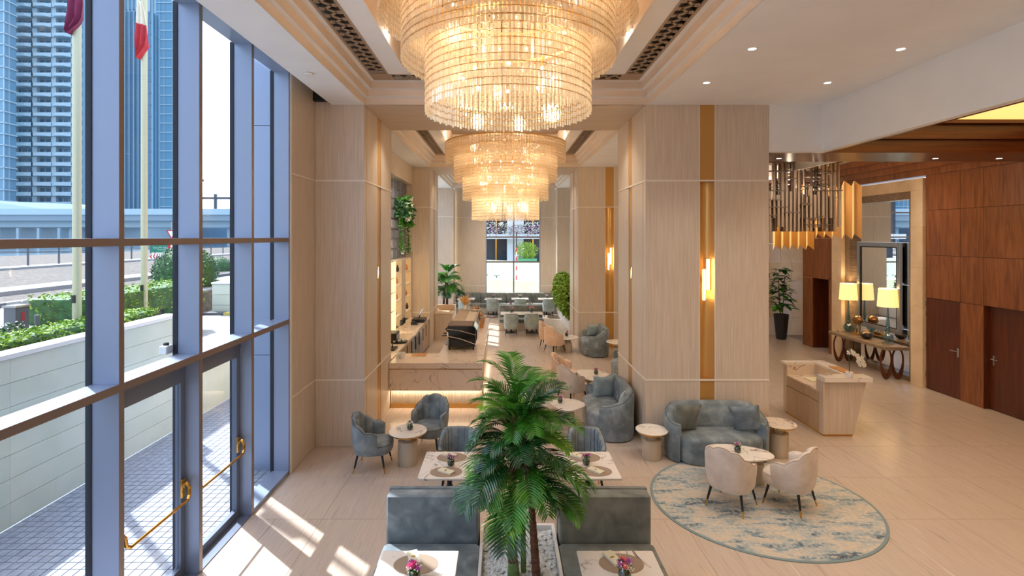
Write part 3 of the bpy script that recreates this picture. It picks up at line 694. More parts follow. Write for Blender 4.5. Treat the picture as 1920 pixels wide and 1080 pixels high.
# ------------------------------------------------------------------ end wall with window
E = shell('wall_back')
E.name = 'wall_end'
WX0, WX1, YE = -.84, 1.83, 25.4
for a, b in ((-2.36, WX0), (WX1, 2.62)):
    for z0, z1 in ((0, 1.25), (1.25, 4.6), (4.6, 6.3)):
        panel_y(E, a, b, YE, z0, z1, 'oak', .1)
    for z in (1.25, 4.6): MB().box(a, b, YE-.006, YE, z-.014, z+.014).build('joint_strip', 'white_line', E)
panel_y(E, WX0, WX1, YE, 5.5, 6.3, 'oak', .1); panel_y(E, WX0, WX1, YE, 0, .9, 'oak', .1)
for a, b, s_ in ((-3.4, -2.33, 1), (2.55, 4.7, -1)):
    for z0, z1 in ((0, 1.16), (1.16, 4.6), (4.6, ZC)): panel_y(E, a, b, 24.4, z0, z1, 'oak', .9)
    for z in (1.16, 4.6): MB().box(a, b, 24.39, 24.4, z-.014, z+.014).build('joint_strip', 'white_line', E)
MB().box(-2.36, 2.62, 24.4, 24.5, ZC, 6.6).build('header', 'oak_soffit', E)
W3 = shell('window_3')
MB().box(.50, .56, YE, YE+.08, .9, 5.5).build('mullion', 'alu_warm_lit', W3)
for x in (WX0, WX1-.04): MB().box(x, x+.04, YE, YE+.08, .9, 5.5).build('jamb', 'alu_blue', W3)
for z in (2.38, 3.6, 4.8): MB().box(WX0+.04, WX1-.04, YE-.01, YE+.07, z, z+.07).build('transom', 'alu_warm_lit', W3)
for a, b in ((WX0+.04, .50), (.56, WX1-.04)):
    for z0, z1 in ((.9, 2.38), (2.45, 3.6), (3.67, 4.8), (4.87, 5.5)): MB().box(a, b, YE+.03, YE+.04, z0, z1).build('pane', 'window_glass', W3)
WR = shell('wall_right')
MB().box(8.2, 8.3, 19.3, 24.5, 0, 7.3).build('partition', 'oak', WR)
MB().box(4.7, 5.0, 24.4, 24.6, 0, ZC).build('panel', 'oak', WR); MB().box(7.9, 8.2, 24.4, 24.6, 0, ZC).build('panel', 'oak', WR); MB().box(5.0, 7.9, 24.4, 24.6, 5.0, ZC).build('panel', 'oak', WR)
for k in range(4): MB().box(5.0+k*.95, 5.05+k*.95, 24.45, 24.5, 0, 5.0).build('window_bar', 'alu_warm_lit', WR)
for z in (.02, 2.4, 3.7): MB().box(5.0, 7.9, 24.45, 24.5, z, z+.06).build('window_bar', 'alu_warm_lit', WR)
# outside the end window
t_ = shell('ground'); MB().box(-8, 10, 25.6, 60, -.3, 0).build('forecourt', 'concrete_white', t_)
for a, b, c_, nm in (((-6, 29, 1.5), (8, 27.5, 1.0), .25, 'ramp_wall'), ((-6, 33, 2.35), (8, 31.5, 1.9), .3, 'ramp_wall')):
    MB().add([(a[0], a[1], 0), (b[0], b[1], 0), (b[0], b[1]+c_, 0), (a[0], a[1]+c_, 0), (a[0], a[1], a[2]), (b[0], b[1], b[2]), (b[0], b[1]+c_, b[2]), (a[0], a[1]+c_, a[2])],
             [(0, 3, 2, 1), (4, 5, 6, 7), (0, 1, 5, 4), (1, 2, 6, 5), (2, 3, 7, 6), (3, 0, 4, 7)]).build(nm, 'concrete_white', t_)
t_ = thing('office_building', 'dark glass building with white bands and gold trim beyond the end window', 'building', (0, 38, 0))
MB().box(-8, 9, 0, 6, 0, 14).build('facade', 'facade_dark', t_)
for z in (3.5, 6.3, 9.5): MB().box(-8, 9, -1.0, 0, z, z+.35).build('balcony_slab', 'facade_white', t_)
for x in (-3.2, .9, 4.6): MB().box(x-.6, x+.6, -.3, 0, 0, 14).build('white_pier', 'facade_white', t_)
for x in (-1.9, -.5, 2.2, 3.4): MB().box(x-.06, x+.06, -.15, 0, 0, 14).build('gold_fin', 'brass', t_)
for k in range(3): MB().box(-8, 9, -1.05, -.98, 6.9+k*.3, 6.96+k*.3).build('louvre', 'facade_white', t_)
for k, (x, z, mt, nn, lb) in enumerate(((-1.0, 3.9, 'lilac', 500, 'blossoming shrub with pink and white flowers, left one on the outdoor balcony'), (1.6, 3.9, 'lilac', 800, 'blossoming shrub with pink and white flowers, right one on the outdoor balcony'))):
    q = thing('blossom_tree', lb, 'shrub', (x, 37.3, z+.3)); leafcloud(MB(), (0, 0, 0), (1.3, .5, .5), nn, .07, 30+k, True).build('white_blossom', 'petal_white', q)
    leafcloud(MB(), (0, 0, -.1), (1.2, .5, .4), nn//3, .06, 40+k, True).build('pink_blossom', mt, q); leafcloud(MB(), (0, 0, -.1), (1.2, .5, .4), nn//3, .06, 50+k, True).build('foliage', 'hedge_dark', q)
q = thing('planter_shrub', 'pale green planter tub with a bushy olive shrub outside the end window', 'planter', (1.5, 33.2, 1.6))
MB().lathe([(.5, 0), (.62, .1), (.68, .6), (.72, .65), (.6, .65), (.55, .5)], n=20).build('tub', 'planter_green', q, True); leafcloud(MB(), (0, 0, 1.15), (.8, .8, .6), 1400, .06, 9).build('foliage', 'hedge', q)
MB().box(-.5, .5, -.5, .5, -1.6, 0).build('plinth', 'concrete_white', q)
q = thing('warning_post', 'thin red and white banded warning post outside the end window', 'post', (.75, 28.6, 0))
for k in range(8): MB().cyl((0, 0), .03, 1.0+k*.26, 1.26+k*.26, 8).build('band', 'flag_red' if k % 2 else 'white', q)
MB().cyl((0, 0), .035, 0, 1.0, 8).build('lower_pole', 'steel', q); MB().cyl((0, 0), .03, 3.08, 3.9, 8).build('upper_pole', 'black', q)
for lb, x, y_, z, rz_ in (('small outdoor floodlight nearest the window jamb', -1.0, 28.5, 1.52, .3), ('larger tilted outdoor floodlight on the white wall', -.35, 28.4, 1.5, -.4)):
    q = thing('floodlight', lb, 'floodlight', (x, y_, z), rz_); MB().bbox(-.16, .16, -.08, .08, 0, .05, .01).build('housing', 'steel', q); MB().box(-.02, .02, -.02, .02, -.1, 0).build('bracket', 'black', q)

# ------------------------------------------------------------------ lobby on the right
LB = shell('wall_right'); LB.name = 'wall_lobby'
XW = 10.2
def wp(y0, y1, z0, z1, mat='walnut', off=0): return MB().box(XW+off, XW+off+.03, y0+.004, y1-.004, z0+.004, z1-.004).build('panel', mat, LB)
MB().box(XW+.2, XW+.3, -3, 12.5, 0, 7).build('core', 'walnut_dark', LB)
YJ = [12.48, 11.54, 10.98, 9.85, 9.2, 8.2, 7.2, 6.2, 5.2, 4.2, 3.2, 2.2, 1.2, .2]
for i in range(len(YJ)-1):
    a, b = YJ[i+1], YJ[i]
    dr = i in (0, 2)
    for z0, z1 in ((2.19, 3.21), (3.21, 4.28), (4.28, 5.15)): wp(a, b, z0, z1)
    if not dr: wp(a, b, 0, 2.19)
def wdoor(name, y0, y1, off, hy, hs):
    d = shell(name); MB().box(XW+off, XW+off+.05, y0+.006, y1-.006, .01, 2.18).build('door_leaf', 'walnut_dark', d)
    h = MB().box(XW+off-.012, XW+off, hy-.025, hy+.025, .95, 1.15).build('handle_plate', 'chrome', d)
    MB().tube([(XW+off, hy, 1.08), (XW+off-.06, hy, 1.08), (XW+off-.06, hy+hs*.15, 1.08)], .011, 8).build('lever', 'chrome', h, True)
    if off < .03:
        for z in (.3, 1.0, 1.75, 2.0): MB().box(XW+off-.01, XW+off+.02, y1-.012, y1+.01, z, z+.1).build('hinge', 'steel', d)
wdoor('door_3', 11.54, 12.48, .012, 11.6, 1); wdoor('door_4', 9.85, 10.98, .12, 10.88, -1)
MB().box(XW+.01, XW+.2, 10.975, 10.985, 0, 2.19).build('door_reveal', 'walnut_dark', LB)
# far portion: walnut with the dark doorway
for a, b, z0, z1 in ((15.98, 16.2, 0, 2.3), (15.98, 16.2, 2.3, 3.6), (15.98, 16.2, 3.6, 5.1), (17.05, 17.6, 0, 2.3), (17.05, 17.6, 2.3, 3.6), (17.05, 17.6, 3.6, 5.1), (16.2, 17.05, 2.3, 3.6), (16.2, 17.05, 3.6, 5.1)): wp(a, b, z0, z1)
MB().box(XW+.5, XW+.6, 15.9, 17.7, 0, 2.4).build('doorway_back', 'walnut_dark', LB)
for y0 in (16.15, 17.05): MB().box(XW+.03, XW+.5, y0, y0+.05, 0, 2.3).build('door_reveal', 'walnut_dark', LB)
MB().box(XW+.03, XW+.5, 16.15, 17.1, 2.3, 2.35).build('doorway_head', 'walnut_dark', LB)
MB().box(XW+.03, XW+.5, 17.55, 17.6, 0, 5.4).build('return_panel', 'stone_cream', LB)
SB = shell('wall_stone')
for i in range(8):
    for k in range(8):
        MB().box(8.2+i*.42+.003, 8.2+(i+1)*.42-.003, 19.2-.01*((i+k) % 2), 19.3, k*.68+.003, (k+1)*.68-.003).build('stone_tile', 'stone_cream' if (i*3+k) % 4 else 'plaster_warm', SB)
MB().box(11.56, 11.7, 17, 19.3, 0, 7).build('side_wall', 'stone_cream', SB)
tag(MB().box(9.62, 9.72, 19.17, 19.188, 2.12, 2.3).build('wall_sign', 'black'), 'small dark pictogram sign on the stone wall, left of the pair', 'sign')
tag(MB().box(9.78, 9.88, 19.17, 19.188, 2.12, 2.3).build('wall_sign', 'black'), 'small dark pictogram sign on the stone wall, right of the pair', 'sign')
# stone portal with mirror
PO = shell('trim_1')
def st(y0, y1, z0, z1, x0=XW-.06, x1=XW+.25): return MB().box(x0, x1, y0+.002, y1-.002, z0+.002, z1-.002).build('stone_block', 'stone_cream', PO)
for z0, z1 in ((0, .95), (.95, 1.93), (1.93, 2.9), (2.9, 3.9), (3.9, 4.79)):
    st(12.5, 12.87, z0, z1); st(15.5, 15.96, z0, z1)
for y0, y1 in ((12.5, 13.6), (13.6, 14.8), (14.8, 15.96)): st(y0, y1, 4.79, 5.08)
for a, b, z0, z1 in ((12.87, 13.05, 0, 4.79), (15.3, 15.5, 0, 4.79), (13.05, 15.3, 4.6, 4.79), (13.05, 15.3, 0, .12)):
    MB().box(XW+.05, XW+.25, a, b, z0, z1).build('inner_frame', 'table_wood', PO)
for (a, b) in ((13.05, 13.8), (13.8, 14.55), (14.55, 15.3)):
    for z0, z1 in ((.12, 1.25), (1.25, 2.4), (2.4, 3.5), (3.5, 4.6)):
        MB().box(XW+.22, XW+.24, a+.002, b-.002, z0+.002, z1-.002).build('mirror_panel', 'mirror', PO)
fm = thing('framed_mirror', 'tall silver framed mirror hung over the console table', 'mirror', (XW+.12, 14.22, 1.1))
y0, y1, h_ = -.82, .82, 2.4
for nm, a, b, z0, z1 in (('frame_side', y0, y0+.12, 0, h_), ('frame_side', y1-.12, y1, 0, h_), ('frame_rail', y0+.12, y1-.12, 0, .12), ('frame_rail', y0+.12, y1-.12, h_-.12, h_)):
    MB().bbox(-.04, .04, a, b, z0, z1, .012).build(nm, 'steel', fm)
for nm, a, b, z0, z1 in (('inner_lip', y0+.12, y0+.145, .12, h_-.12), ('inner_lip', y1-.145, y1-.12, .12, h_-.12), ('inner_lip', y0+.145, y1-.145, .12, .145), ('inner_lip', y0+.145, y1-.145, h_-.145, h_-.12)):
    MB().box(-.03, .03, a, b, z0, z1).build(nm, 'black', fm)
MB().box(-.005, .01, y0+.145, y1-.145, .145, h_-.145).build('mirror_glass', 'mirror', fm)
# lobby ceiling
LC = shell('ceiling'); LC.name = 'ceiling_lobby'
def wb_(x0, x1, y0, y1, z0, z1, mat='walnut_beam', nm='ceiling_board'): return MB().box(x0, x1, y0, y1, z0, z1).build(nm, mat, LC)
wb_(4.75, 12, 9.14, 10.2, 5.13, 5.17); wb_(4.7, 12, 9.14, 10.2, 5.17, 6.4, 'walnut_beam', 'beam_core')
wb_(5.66, 12, 9.10, 9.14, 5.13, 5.36); wb_(5.66, 12, 9.02, 9.14, 5.36, 5.42); wb_(5.66, 12, 9.06, 9.14, 5.42, 5.62); wb_(5.66, 12, 8.94, 9.14, 5.62, 5.68)
wb_(5.66, 12, -3, 9.14, 5.70, 5.75, 'cove_glow', 'lit_ceiling')  # cove glow put into the ceiling board's own emission
wb_(5.66, 5.72, -3, 9.1, 5.13, 5.5)
wb_(6.6, 12, 10.2, 19.2, 5.85, 5.9, 'cove_glow', 'lit_ceiling'); wb_(6.6, 12, 10.9, 17.6, 5.75, 5.8, 'plaster_warm', 'ceiling_panel')
wb_(6.5, 6.6, 10.2, 19.2, 5.13, 6.4, 'plaster', 'white_beam'); wb_(4.75, 6.5, 10.2, 19.2, 5.9, 6.0, 'plaster', 'ceiling_panel')
for k in range(4): wb_(XW-.06-.13*k, XW+.3, -3, 19.2, 5.13+.15*k, 5.28+.15*k, 'walnut', 'cornice')
wb_(6.6, 12, 17.6, 19.2, 5.4, 5.45, 'walnut_beam'); wb_(4.7, 8.3, 19.2, 24.5, 5.95, 6.0, 'plaster', 'ceiling_panel')
for x, lb in ((5.2, 'dark rimmed downlight in the brown soffit above the bronze screen'), (8.15, 'dark rimmed downlight in the middle of the brown soffit'), (9.35, 'lit downlight in the brown soffit by the walnut wall')):
    downlight(x, 9.75, 5.13, lb, 45, SOFT, 'bronze', 'spots in the brown soffit')

# bronze lattice lantern
LT = thing('bronze_chandelier', 'huge lobby chandelier of bronze vertical slats with folded gold panels', 'chandelier', (6.3, 11.5, 3.75))
lamp('lobby_fill_spot', 'SPOT', (6.7, 9.7, 5.08), 110, SOFT, .08, (R(48), 0, 0), spot=110, blend=1)  # added fill tilted onto the slats, no fitting here
rng = random.Random(3)
base_x = -1.1
for k in range(26):      # front screen of vertical blades
    x = base_x+k*.0905; 
    for row in range(3):
        yy = row*.16
        z0 = .02+rng.choice((0, 0, .0, .1, .3)); z1 = 1.55
        if rng.random() < .35: z1 = rng.uniform(.7, 1.2)
        wdt = rng.choice((.028, .04, .05))
        MB().box(x+row*.03, x+row*.03+wdt, yy, yy+.05, z0, z1).build('slat', ('bronze_light', 'bronze', 'bronze')[row], LT)  # front row in lighter bronze, standing for the light on it
for k in range(64):
    x = base_x+rng.uniform(0, 2.0); z = rng.uniform(.1, 1.5); ln = rng.uniform(.15, .5)
    MB().box(x, min(x+ln, base_x+2.4), -.012+rng.choice((0, .16, .32)), .0+rng.choice((0, .16, .32)), z, z+.02).build('cross_bar', 'bronze', LT)
MB().box(base_x, base_x+2.35, -.02, .5, 1.55, 1.58).build('top_plate', 'bronze', LT)
def folded(name_loc, n, z0, z1, sx, jag):
    for k in range(n):
        x0 = name_loc[0]+k*sx; d0, d1 = (0, .1) if k % 2 == 0 else (.1, 0); y_ = name_loc[1]
        lo0, lo1 = (z0-jag, z0) if k % 2 == 0 else (z0, z0-jag)
        hi0, hi1 = (z1, z1+jag) if k % 2 == 0 else (z1+jag, z1)
        q = [(x0, y_+d0, lo0), (x0+sx, y_+d1, lo1), (x0+sx, y_+d1, hi1), (x0, y_+d0, hi0)]
        MB().add(q+[(a, b+.012, c_) for a, b, c_ in q], [(0, 1, 2, 3), (7, 6, 5, 4), (0, 4, 5, 1), (1, 5, 6, 2), (2, 6, 7, 3), (3, 7, 4, 0)]).build('gold_blade', 'gold_blade_dark' if k % 2 else 'gold_blade_glow', LT)
emit('gold_blade_glow', (1, .68, .26), .42); M['gold_blade_glow'].node_tree.nodes['Principled BSDF'].inputs['Base Color'].default_value = L((232, 190, 110))  # backlight put into the blades' own emission
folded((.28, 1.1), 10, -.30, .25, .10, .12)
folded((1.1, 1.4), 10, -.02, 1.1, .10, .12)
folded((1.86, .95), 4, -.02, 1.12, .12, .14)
for x in (-.8, .6): MB().cyl((x, .3), .012, 1.58, 2.0, 8).build('hanger', 'bronze', LT)
for x in (-.4, .4, 1.0):
    lamp('lantern_light', 'POINT', (6.3+x, 12.0, 4.7), 30, WARM, .15)

# console table with lamps
CT = thing('console_table', 'long console table with grained top and looped dark wood legs under the mirror', 'table', (9.98, 14.2, 0))
MB().bbox(-.33, .30, -1.15, 1.15, .78, .86, .008).build('tabletop', 'table_wood', CT)
def looped(x, y, fx):
    mb = MB(); pts = []
    for k in range(24):
        a = 2*PI*k/24; ww = .135*math.sin(a); zz = .39+.37*(-math.cos(a)); ww *= (.75+.5*(zz/.78))
        pts.append((x+(0 if fx else ww), y+(ww if fx else 0), zz+.03))
    mb.tube(pts, [.022+.03*max(0, -math.cos(2*PI*(k)/24)*-1 if False else max(0, math.cos(2*PI*k/24))) for k in range(24)], 8, closed=True)
    return mb.build('leg', 'walnut_dark', CT, True)
for y in (-.95, .92):
    for x in (-.17, .13): looped(x, y, False)
def table_lamp(label, x, y):
    t_ = thing('table_lamp', label, 'lamp', (x, y, .86), 0, 'blue glass table lamps on the console')
    MB().lathe([(.0, 0), (.14, 0), (.14, .02), (.04, .03)], n=24).build('base', 'table_wood', t_, True)
    MB().lathe([(.03, .03), (.09, .06), (.125, .14), (.11, .22), (.05, .265), (.03, .28), (.055, .30), (.062, .33), (.045, .37), (.03, .385)], n=24).build('glass_bowl', 'blue_glass', t_, True)
    MB().lathe([(.03, .385), (.052, .41), (.05, .46), (.035, .6), (.02, .85), (.014, .96)], n=16).build('glass_stem', 'blue_glass', t_, True)
    MB().cyl((0, 0), .008, .03, 1.06, 8).build('rod', 'brass', t_)
    s_ = MB(); s_.loft([[(r_*math.cos(2*PI*j/32), r_*math.sin(2*PI*j/32), z) for j in range(32)] for r_, z in ((.235, .96), (.205, 1.43))], caps=False)
    s_.build('lamp_shade', 'lamp_shade', t_, True)
    lamp('lamp_glow', 'POINT', (x, y, 2.1), 14, WARM, .08)
    return t_
table_lamp('lit lamp with blue glass stem, cream shade, on the near end of the console', 10.08, 13.55)
table_lamp('lit lamp with blue glass stem, cream shade, on the far end of the console', 10.08, 15.1)
t_ = thing('globe_ornament', 'bronze globe on a thin tripod standing on the console', 'ornament', (10.1, 14.72, .86))
MB().sphere((0, 0, .42), .13, 24, 14).build('globe', 'globe_bronze', t_, True)
for k in range(3): a = 2*PI*k/3; MB().tube([(0, 0, .29), (.09*math.cos(a), .09*math.sin(a), .06)], .006, 6).build('leg', 'chrome', t_)
MB().bbox(-.1, .1, -.12, .12, 0, .07, .006).build('brass_box', 'brass', t_)
t_ = thing('round_vase', 'squat dark vase with a tan neck in the middle of the console', 'vase', (9.95, 14.15, .86))
MB().lathe([(.06, 0), (.11, .03), (.145, .09), (.13, .15), (.09, .175)], n=28).build('body', 'ceramic_dark', t_, True); MB().lathe([(.09, .175), (.045, .19), (.035, .22), (.055, .25), (.04, .25), (.03, .2)], n=24).build('neck', 'ceramic_tan', t_, True)
for k, (x, y_) in enumerate(((9.78, 13.3), (9.80, 13.45), (9.80, 15.12), (9.83, 15.2))):
    tag(MB().lathe([(.018, 0), (.02, .01), (.02, .05), (.016, .05), (.014, .012)], n=12).build('glass_votive', 'clear_glass', smooth=True, loc=(x, y_, .86)), 'tiny clear glass votive on the '+('near' if k < 2 else 'far')+' end of the console', 'votive', 'glass votives on the console')

# fiddle leaf plant in tall black pot
def potted_tree(x, y):
    t_ = thing('potted_fiddle_fig', 'broad leaved fig plant in a tall black tapered pot by the stone wall', 'plant', (x, y, 0))
    MB().lathe([(.15, 0), (.17, .02), (.25, .85), (.265, .88), (.23, .88), (.22, .8)], n=28).build('pot', 'planter_black', t_, True)
    MB().cyl((0, 0), .22, .79, .81, 20).build('soil', 'soil', t_)
    rg = random.Random(11)
    for k in range(4):
        a = k*1.7; MB().tube([(.04*math.cos(a), .04*math.sin(a), .8), (.1*math.cos(a), .1*math.sin(a), 1.5), (.13*math.cos(a), .13*math.sin(a), 2.2)], [.014, .01, .006], 6).build('stem', 'trunk', t_, True)
    for k in range(110):
        z = rg.uniform(1.1, 2.55); a = rg.uniform(0, 2*PI); rr = rg.uniform(.06, .30)*(1 if z < 1.9 else 1-(z-1.9)*.9)
        big_leaf(t_, Vector((rr*math.cos(a), rr*math.sin(a), z)), a, rg.uniform(-.3, .7), rg.uniform(.22, .33), .62, rg.choice(('leaf', 'leaf_dark', 'leaf_dark')))
def big_leaf(par, p, az, el, ln, wd, mat):
    rows = []; n = 5
    for i in range(n+1):
        u = i/n; wdt = ln*wd*.5*math.sin(PI*min(1, u*.92+.06))**.7
        d = ln*u; z = d*math.sin(el)-ln*.35*u*u; q = d*math.cos(el)
        rows.append([(p.x+q*math.cos(az)-s_*wdt*math.sin(az), p.y+q*math.sin(az)+s_*wdt*math.cos(az), p.z+z+abs(s_)*wdt*.25) for s_ in (-1, 0, 1)])
    return MB().loft(rows, closed=False).build('leaf', mat, par, True)
potted_tree(9.95, 18.5)

# reception desk
RD = thing('reception_desk', 'freestanding oak reception desk with raised marble ledge', 'desk', (5.85, 9.45, 0))
def flare(y0, y1, z1, mat='oak', nm='end_panel'):
    MB().loft([[(x, y, z) for x, y in ((0+.0, y0), (.56+f_, y0), (.56+f_, y1), (0, y1))] for z, f_ in ((.04, 0), (z1, .24*z1/1.05))]).build(nm, mat, RD)
flare(0, .12, 1.02); flare(1.22, 1.34, 1.02)
MB().box(.02, .55, .02, 1.32, 0, .04).build('brass_plinth', 'brass', RD)
MB().loft([[(x, y, z) for x, y in ((.45+f_, .12), (.56+f_, .12), (.56+f_, 1.22), (.45+f_, 1.22))] for z, f_ in ((.04, 0), (1.02, .23))]).build('front_panel', 'oak', RD)
for k in range(3): 
    a = .12+k*1.1/3; MB().box(0, .02, a+.003, a+1.1/3-.003, .05, .58).build('cabinet_door', 'oak_dark', RD)
for k in range(2): a = .12+k*.55; MB().box(0, .02, a+.003, a+.547, .60, .78).build('drawer_front', 'oak_dark', RD)
MB().box(.02, .45, .12, 1.22, .04, .77).build('carcass', 'oak_dark', RD)
MB().box(-.01, .62, .12, 1.22, .78, .81).build('desktop', 'marble_warm', RD)
MB().box(.60, .62, .12, 1.22, .81, 1.02).build('marble_upstand', 'marble_warm', RD); MB().box(.0, .6, 1.20, 1.22, .81, 1.02).build('marble_upstand', 'marble_warm', RD)
MB().box(-.03, .84, -.10, .16, 1.02, 1.10).build('ledge_end', 'marble', RD); MB().box(.58, .86, .16, 1.2, 1.02, 1.06).build('ledge_front', 'marble', RD); MB().box(-.04, .86, 1.2, 1.40, 1.02, 1.06).build('ledge_far', 'marble', RD)
MB().box(-.03, .0, -.05, .16, .80, 1.02).build('ledge_side', 'oak', RD)
tag(MB().bbox(6.05, 6.4, 10.15, 10.45, .812, .822, .002).build('desk_blotter', 'napkin'), 'pale leather blotter lying on the reception desktop', 'blotter')
tag(MB().loft([[(x, y, 1.062+z) for x, y in ((6.48, 9.75), (6.68, 9.75), (6.68, 10.3), (6.48, 10.3))] for z in (0, .012)]).build('wooden_board', 'tan_box'), 'thin light wood board lying on the reception ledge', 'board')
t_ = thing('orchid', 'white orchid in a small white pot on the reception ledge', 'plant', (6.28, 9.38, 1.10))
MB().lathe([(.045, 0), (.06, .03), (.062, .1), (.052, .1), (.048, .08)], n=22).build('pot', 'white_gloss', t_, True)
st_ = [(0, 0, .08), (0, .0, .3), (-.01, 0, .42), (.06, 0, .47), (.16, 0, .42), (.22, 0, .32), (.24, 0, .22)]
MB().tube(st_, .006, 6).build('stem', 'leaf_dark', t_, True)
for k, (x, z) in enumerate(((-.02, .46), (.06, .44), (.12, .40), (.16, .34), (.2, .36), (.22, .29), (.19, .24), (.25, .23), (.14, .3), (.02, .48))):
    fb = MB()
    for q in range(5):
        a = 2*PI*q/5+k; rows = [[(x+rr*math.cos(a+da*.45), -.02-.01*k % .03, z+rr*math.sin(a+da*.45)) for da in (-1, 0, 1)] for rr in (.005, .03, .045)]
        fb.loft(rows, closed=False)
    fb.sphere((x, -.03, z), .01, 6, 5); fb.build('blossom', 'petal_white', t_)

# ------------------------------------------------------------------ seating generators
def make_chair(name, label, kind, group, loc, rz, dining=False):
    """tub chair facing local +Y"""
    t_ = thing(name, label, 'chair', loc, rz, group)
    vel = kind; pip = 'piping' if 'blue' in kind or 'light' in kind else 'piping_cream'
    rx, ry = (.27, .27) if dining else (.31, .30)
    lobes = 0 if dining else 7
    n = 56; a0, a1 = R(28), R(-208); rings = []; top_line = []
    for i in range(n+1):
        u = i/n; a = a0+(a1-a0)*u
        backness = (0.5-.5*math.cos(2*PI*u))      # 0 at arms, 1 at the back
        h = (.60+.24*backness**1.0) if not dining else (.64+.20*min(1, backness*1.6))
        lob = abs(math.sin(PI*u*lobes)) if lobes else 1
        h += .028*lob if lobes else 0
        e = 2.6
        c, s_ = math.cos(a), math.sin(a)
        px = math.copysign(abs(c)**(2/e), c); py = math.copysign(abs(s_)**(2/e), s_)
        if s_ > 0: py = s_*1.0
        t0 = .055
        flute = (.030*lob if lobes else .006*abs(math.sin(PI*u*22)))
        prof = [(.84, .27), (.93, .34), (1.0, .48), (1.02, h-.05), (1.01, h-.012), (.97, h), (.99-t0/rx*.75, h-.004), (.985-t0/rx-flute/rx, h-.035), (.97-t0/rx-flute/rx, .48), (.93-t0/rx-flute/rx, .36), (.84, .30)]
        rings.append([(px*rx*q, py*ry*q, z) for q, z in prof]); top_line.append((px*rx*1.0, py*ry*1.0, h-.006))
    sh = MB().loft(rings); s_ = sh.build('shell', vel, t_, True, angle=70)
    MB().tube(top_line, .006, 5).build('piping', pip, s_, True)
    for q in range(1, (12 if dining else lobes)):
        ri = rings[round(q*n/(12 if dining else lobes))]
        MB().tube([ri[6], ri[7], ri[8], ri[9]], .005 if not dining else .004, 4).build('channel_seam', pip if 'cream' not in pip else 'piping_cream', s_, True)
    if dining:
        bnd = []
        for i in range(n+1):
            u = i/n
            if .12 < u < .88: p = rings[i][3]; bnd.append([(p[0]*1.0, p[1]*1.0, .70), (p[0]*1.03, p[1]*1.03, .705), (p[0]*1.03, p[1]*1.03, .712), (p[0]*1.0, p[1]*1.0, .717)])
        MB().loft(bnd).build('back_seam', vel, s_, True)
    def sq(k, z, dy=0): return [(x*k, y*k+.03+dy, z) for x, y in superpts(rx*.93, ry*1.02, 28, 3)]
    c_ = MB().loft([sq(.84, .27), sq(.93, .29), sq(.95, .36), sq(.95, .40), sq(.90, .435), sq(.75, .45), sq(.3, .458)]).build('seat', vel, t_, True, angle=70)
    MB().tube([(x, y, .415) for x, y, _ in sq(.94, 0)], .005, 5, closed=True).build('seat_piping', pip, c_, True)
    for sx in (-1, 1):
        for sy in (-1, 1):
            tp = Vector((sx*rx*.62, sy*ry*.62+.01, .28)); bt = Vector((sx*rx*.80, sy*ry*.82+.01, 0)); mid = tp.lerp(bt, .7)
            lg = MB().tube([tp, mid], [.019, .013], 10).build('leg', 'black', t_, True)
            MB().tube([mid, bt], [.013, .009], 10).build('brass_tip', 'brass', lg, True)
    return t_
def rot_of(fx, fy): return math.atan2(-fx, fy)   # local +Y -> (fx, fy)
BG = 'blue grey scalloped armchairs by the round table'
ca = make_chair('armchair', 'blue grey scalloped armchair left of the small round table, seen side-on', 'velvet_blue', None, (-2.07, 8.2, 0), rot_of(1, .0))
dup(ca, (-1.26, 8.92, 0), rot_of(-.25, -.97), 'blue grey scalloped armchair behind the small round table, facing the camera')
cw = make_chair('armchair', 'cream scalloped armchair on the round rug, seen from behind, left of the pair', 'velvet_cream', None, (3.09, 7.01, .012), rot_of(.70, .71))
dup(cw, (3.90, 7.02, .012), rot_of(-.62, .78), 'cream scalloped armchair on the round rug, right of the pair')
dup(cw, (1.52, 11.42, 0), rot_of(.86, .5), 'cream armchair seen from behind beside the marble table beyond the near curved sofa')
cp = make_chair('armchair', 'peach armchair facing the camera side, nearest column table, behind the cream one', 'velvet_peach', None, (1.46, 12.4, 0), rot_of(.95, -.3))
cp['label'] = 'peach armchair directly behind the cream armchair in the middle of the corridor'
dup(cp, (1.62, 16.25, 0), rot_of(.85, .5), 'peach armchair seen from behind beside the far marble table')
dup(cp, (1.50, 17.15, 0), rot_of(.95, -.3), 'farthest peach armchair, half hidden behind another peach armchair')
dup(cw, (5.75, 12.5, 0), rot_of(.3, -.95), 'beige armchair half hidden behind the column and the reception desk')
cb = make_chair('dining_chair', 'blue dining chair with fluted back at the left middle marble table', 'velvet_blue', 'fluted blue chairs', (-.66, 7.42, 0), PI, True)
cb['label'] = 'blue fluted dining chair behind the left middle table, partly hidden by the palm'
dup(cb, (1.20, 7.42, 0), PI, 'blue fluted dining chair behind the right middle table')
cl_ = make_chair('dining_chair', 'pale dining chair', 'velvet_light', 'pale blue dining chairs at the far end', (.30, 19.1, 0), 0, True)
cl_['label'] = 'pale grey green dining chair at the middle booth, left of the two'
dup(cl_, (1.06, 19.1, 0), 0, 'pale grey green dining chair at the middle booth, right of the two')
for k, x in enumerate((-1.757, -.478, .774, 2.07)):
    dup(cl_, (x, 23.55, 0), 0, 'pale blue dining chair at the far window bench, '+('first', 'second', 'third', 'fourth')[k]+' from the left')


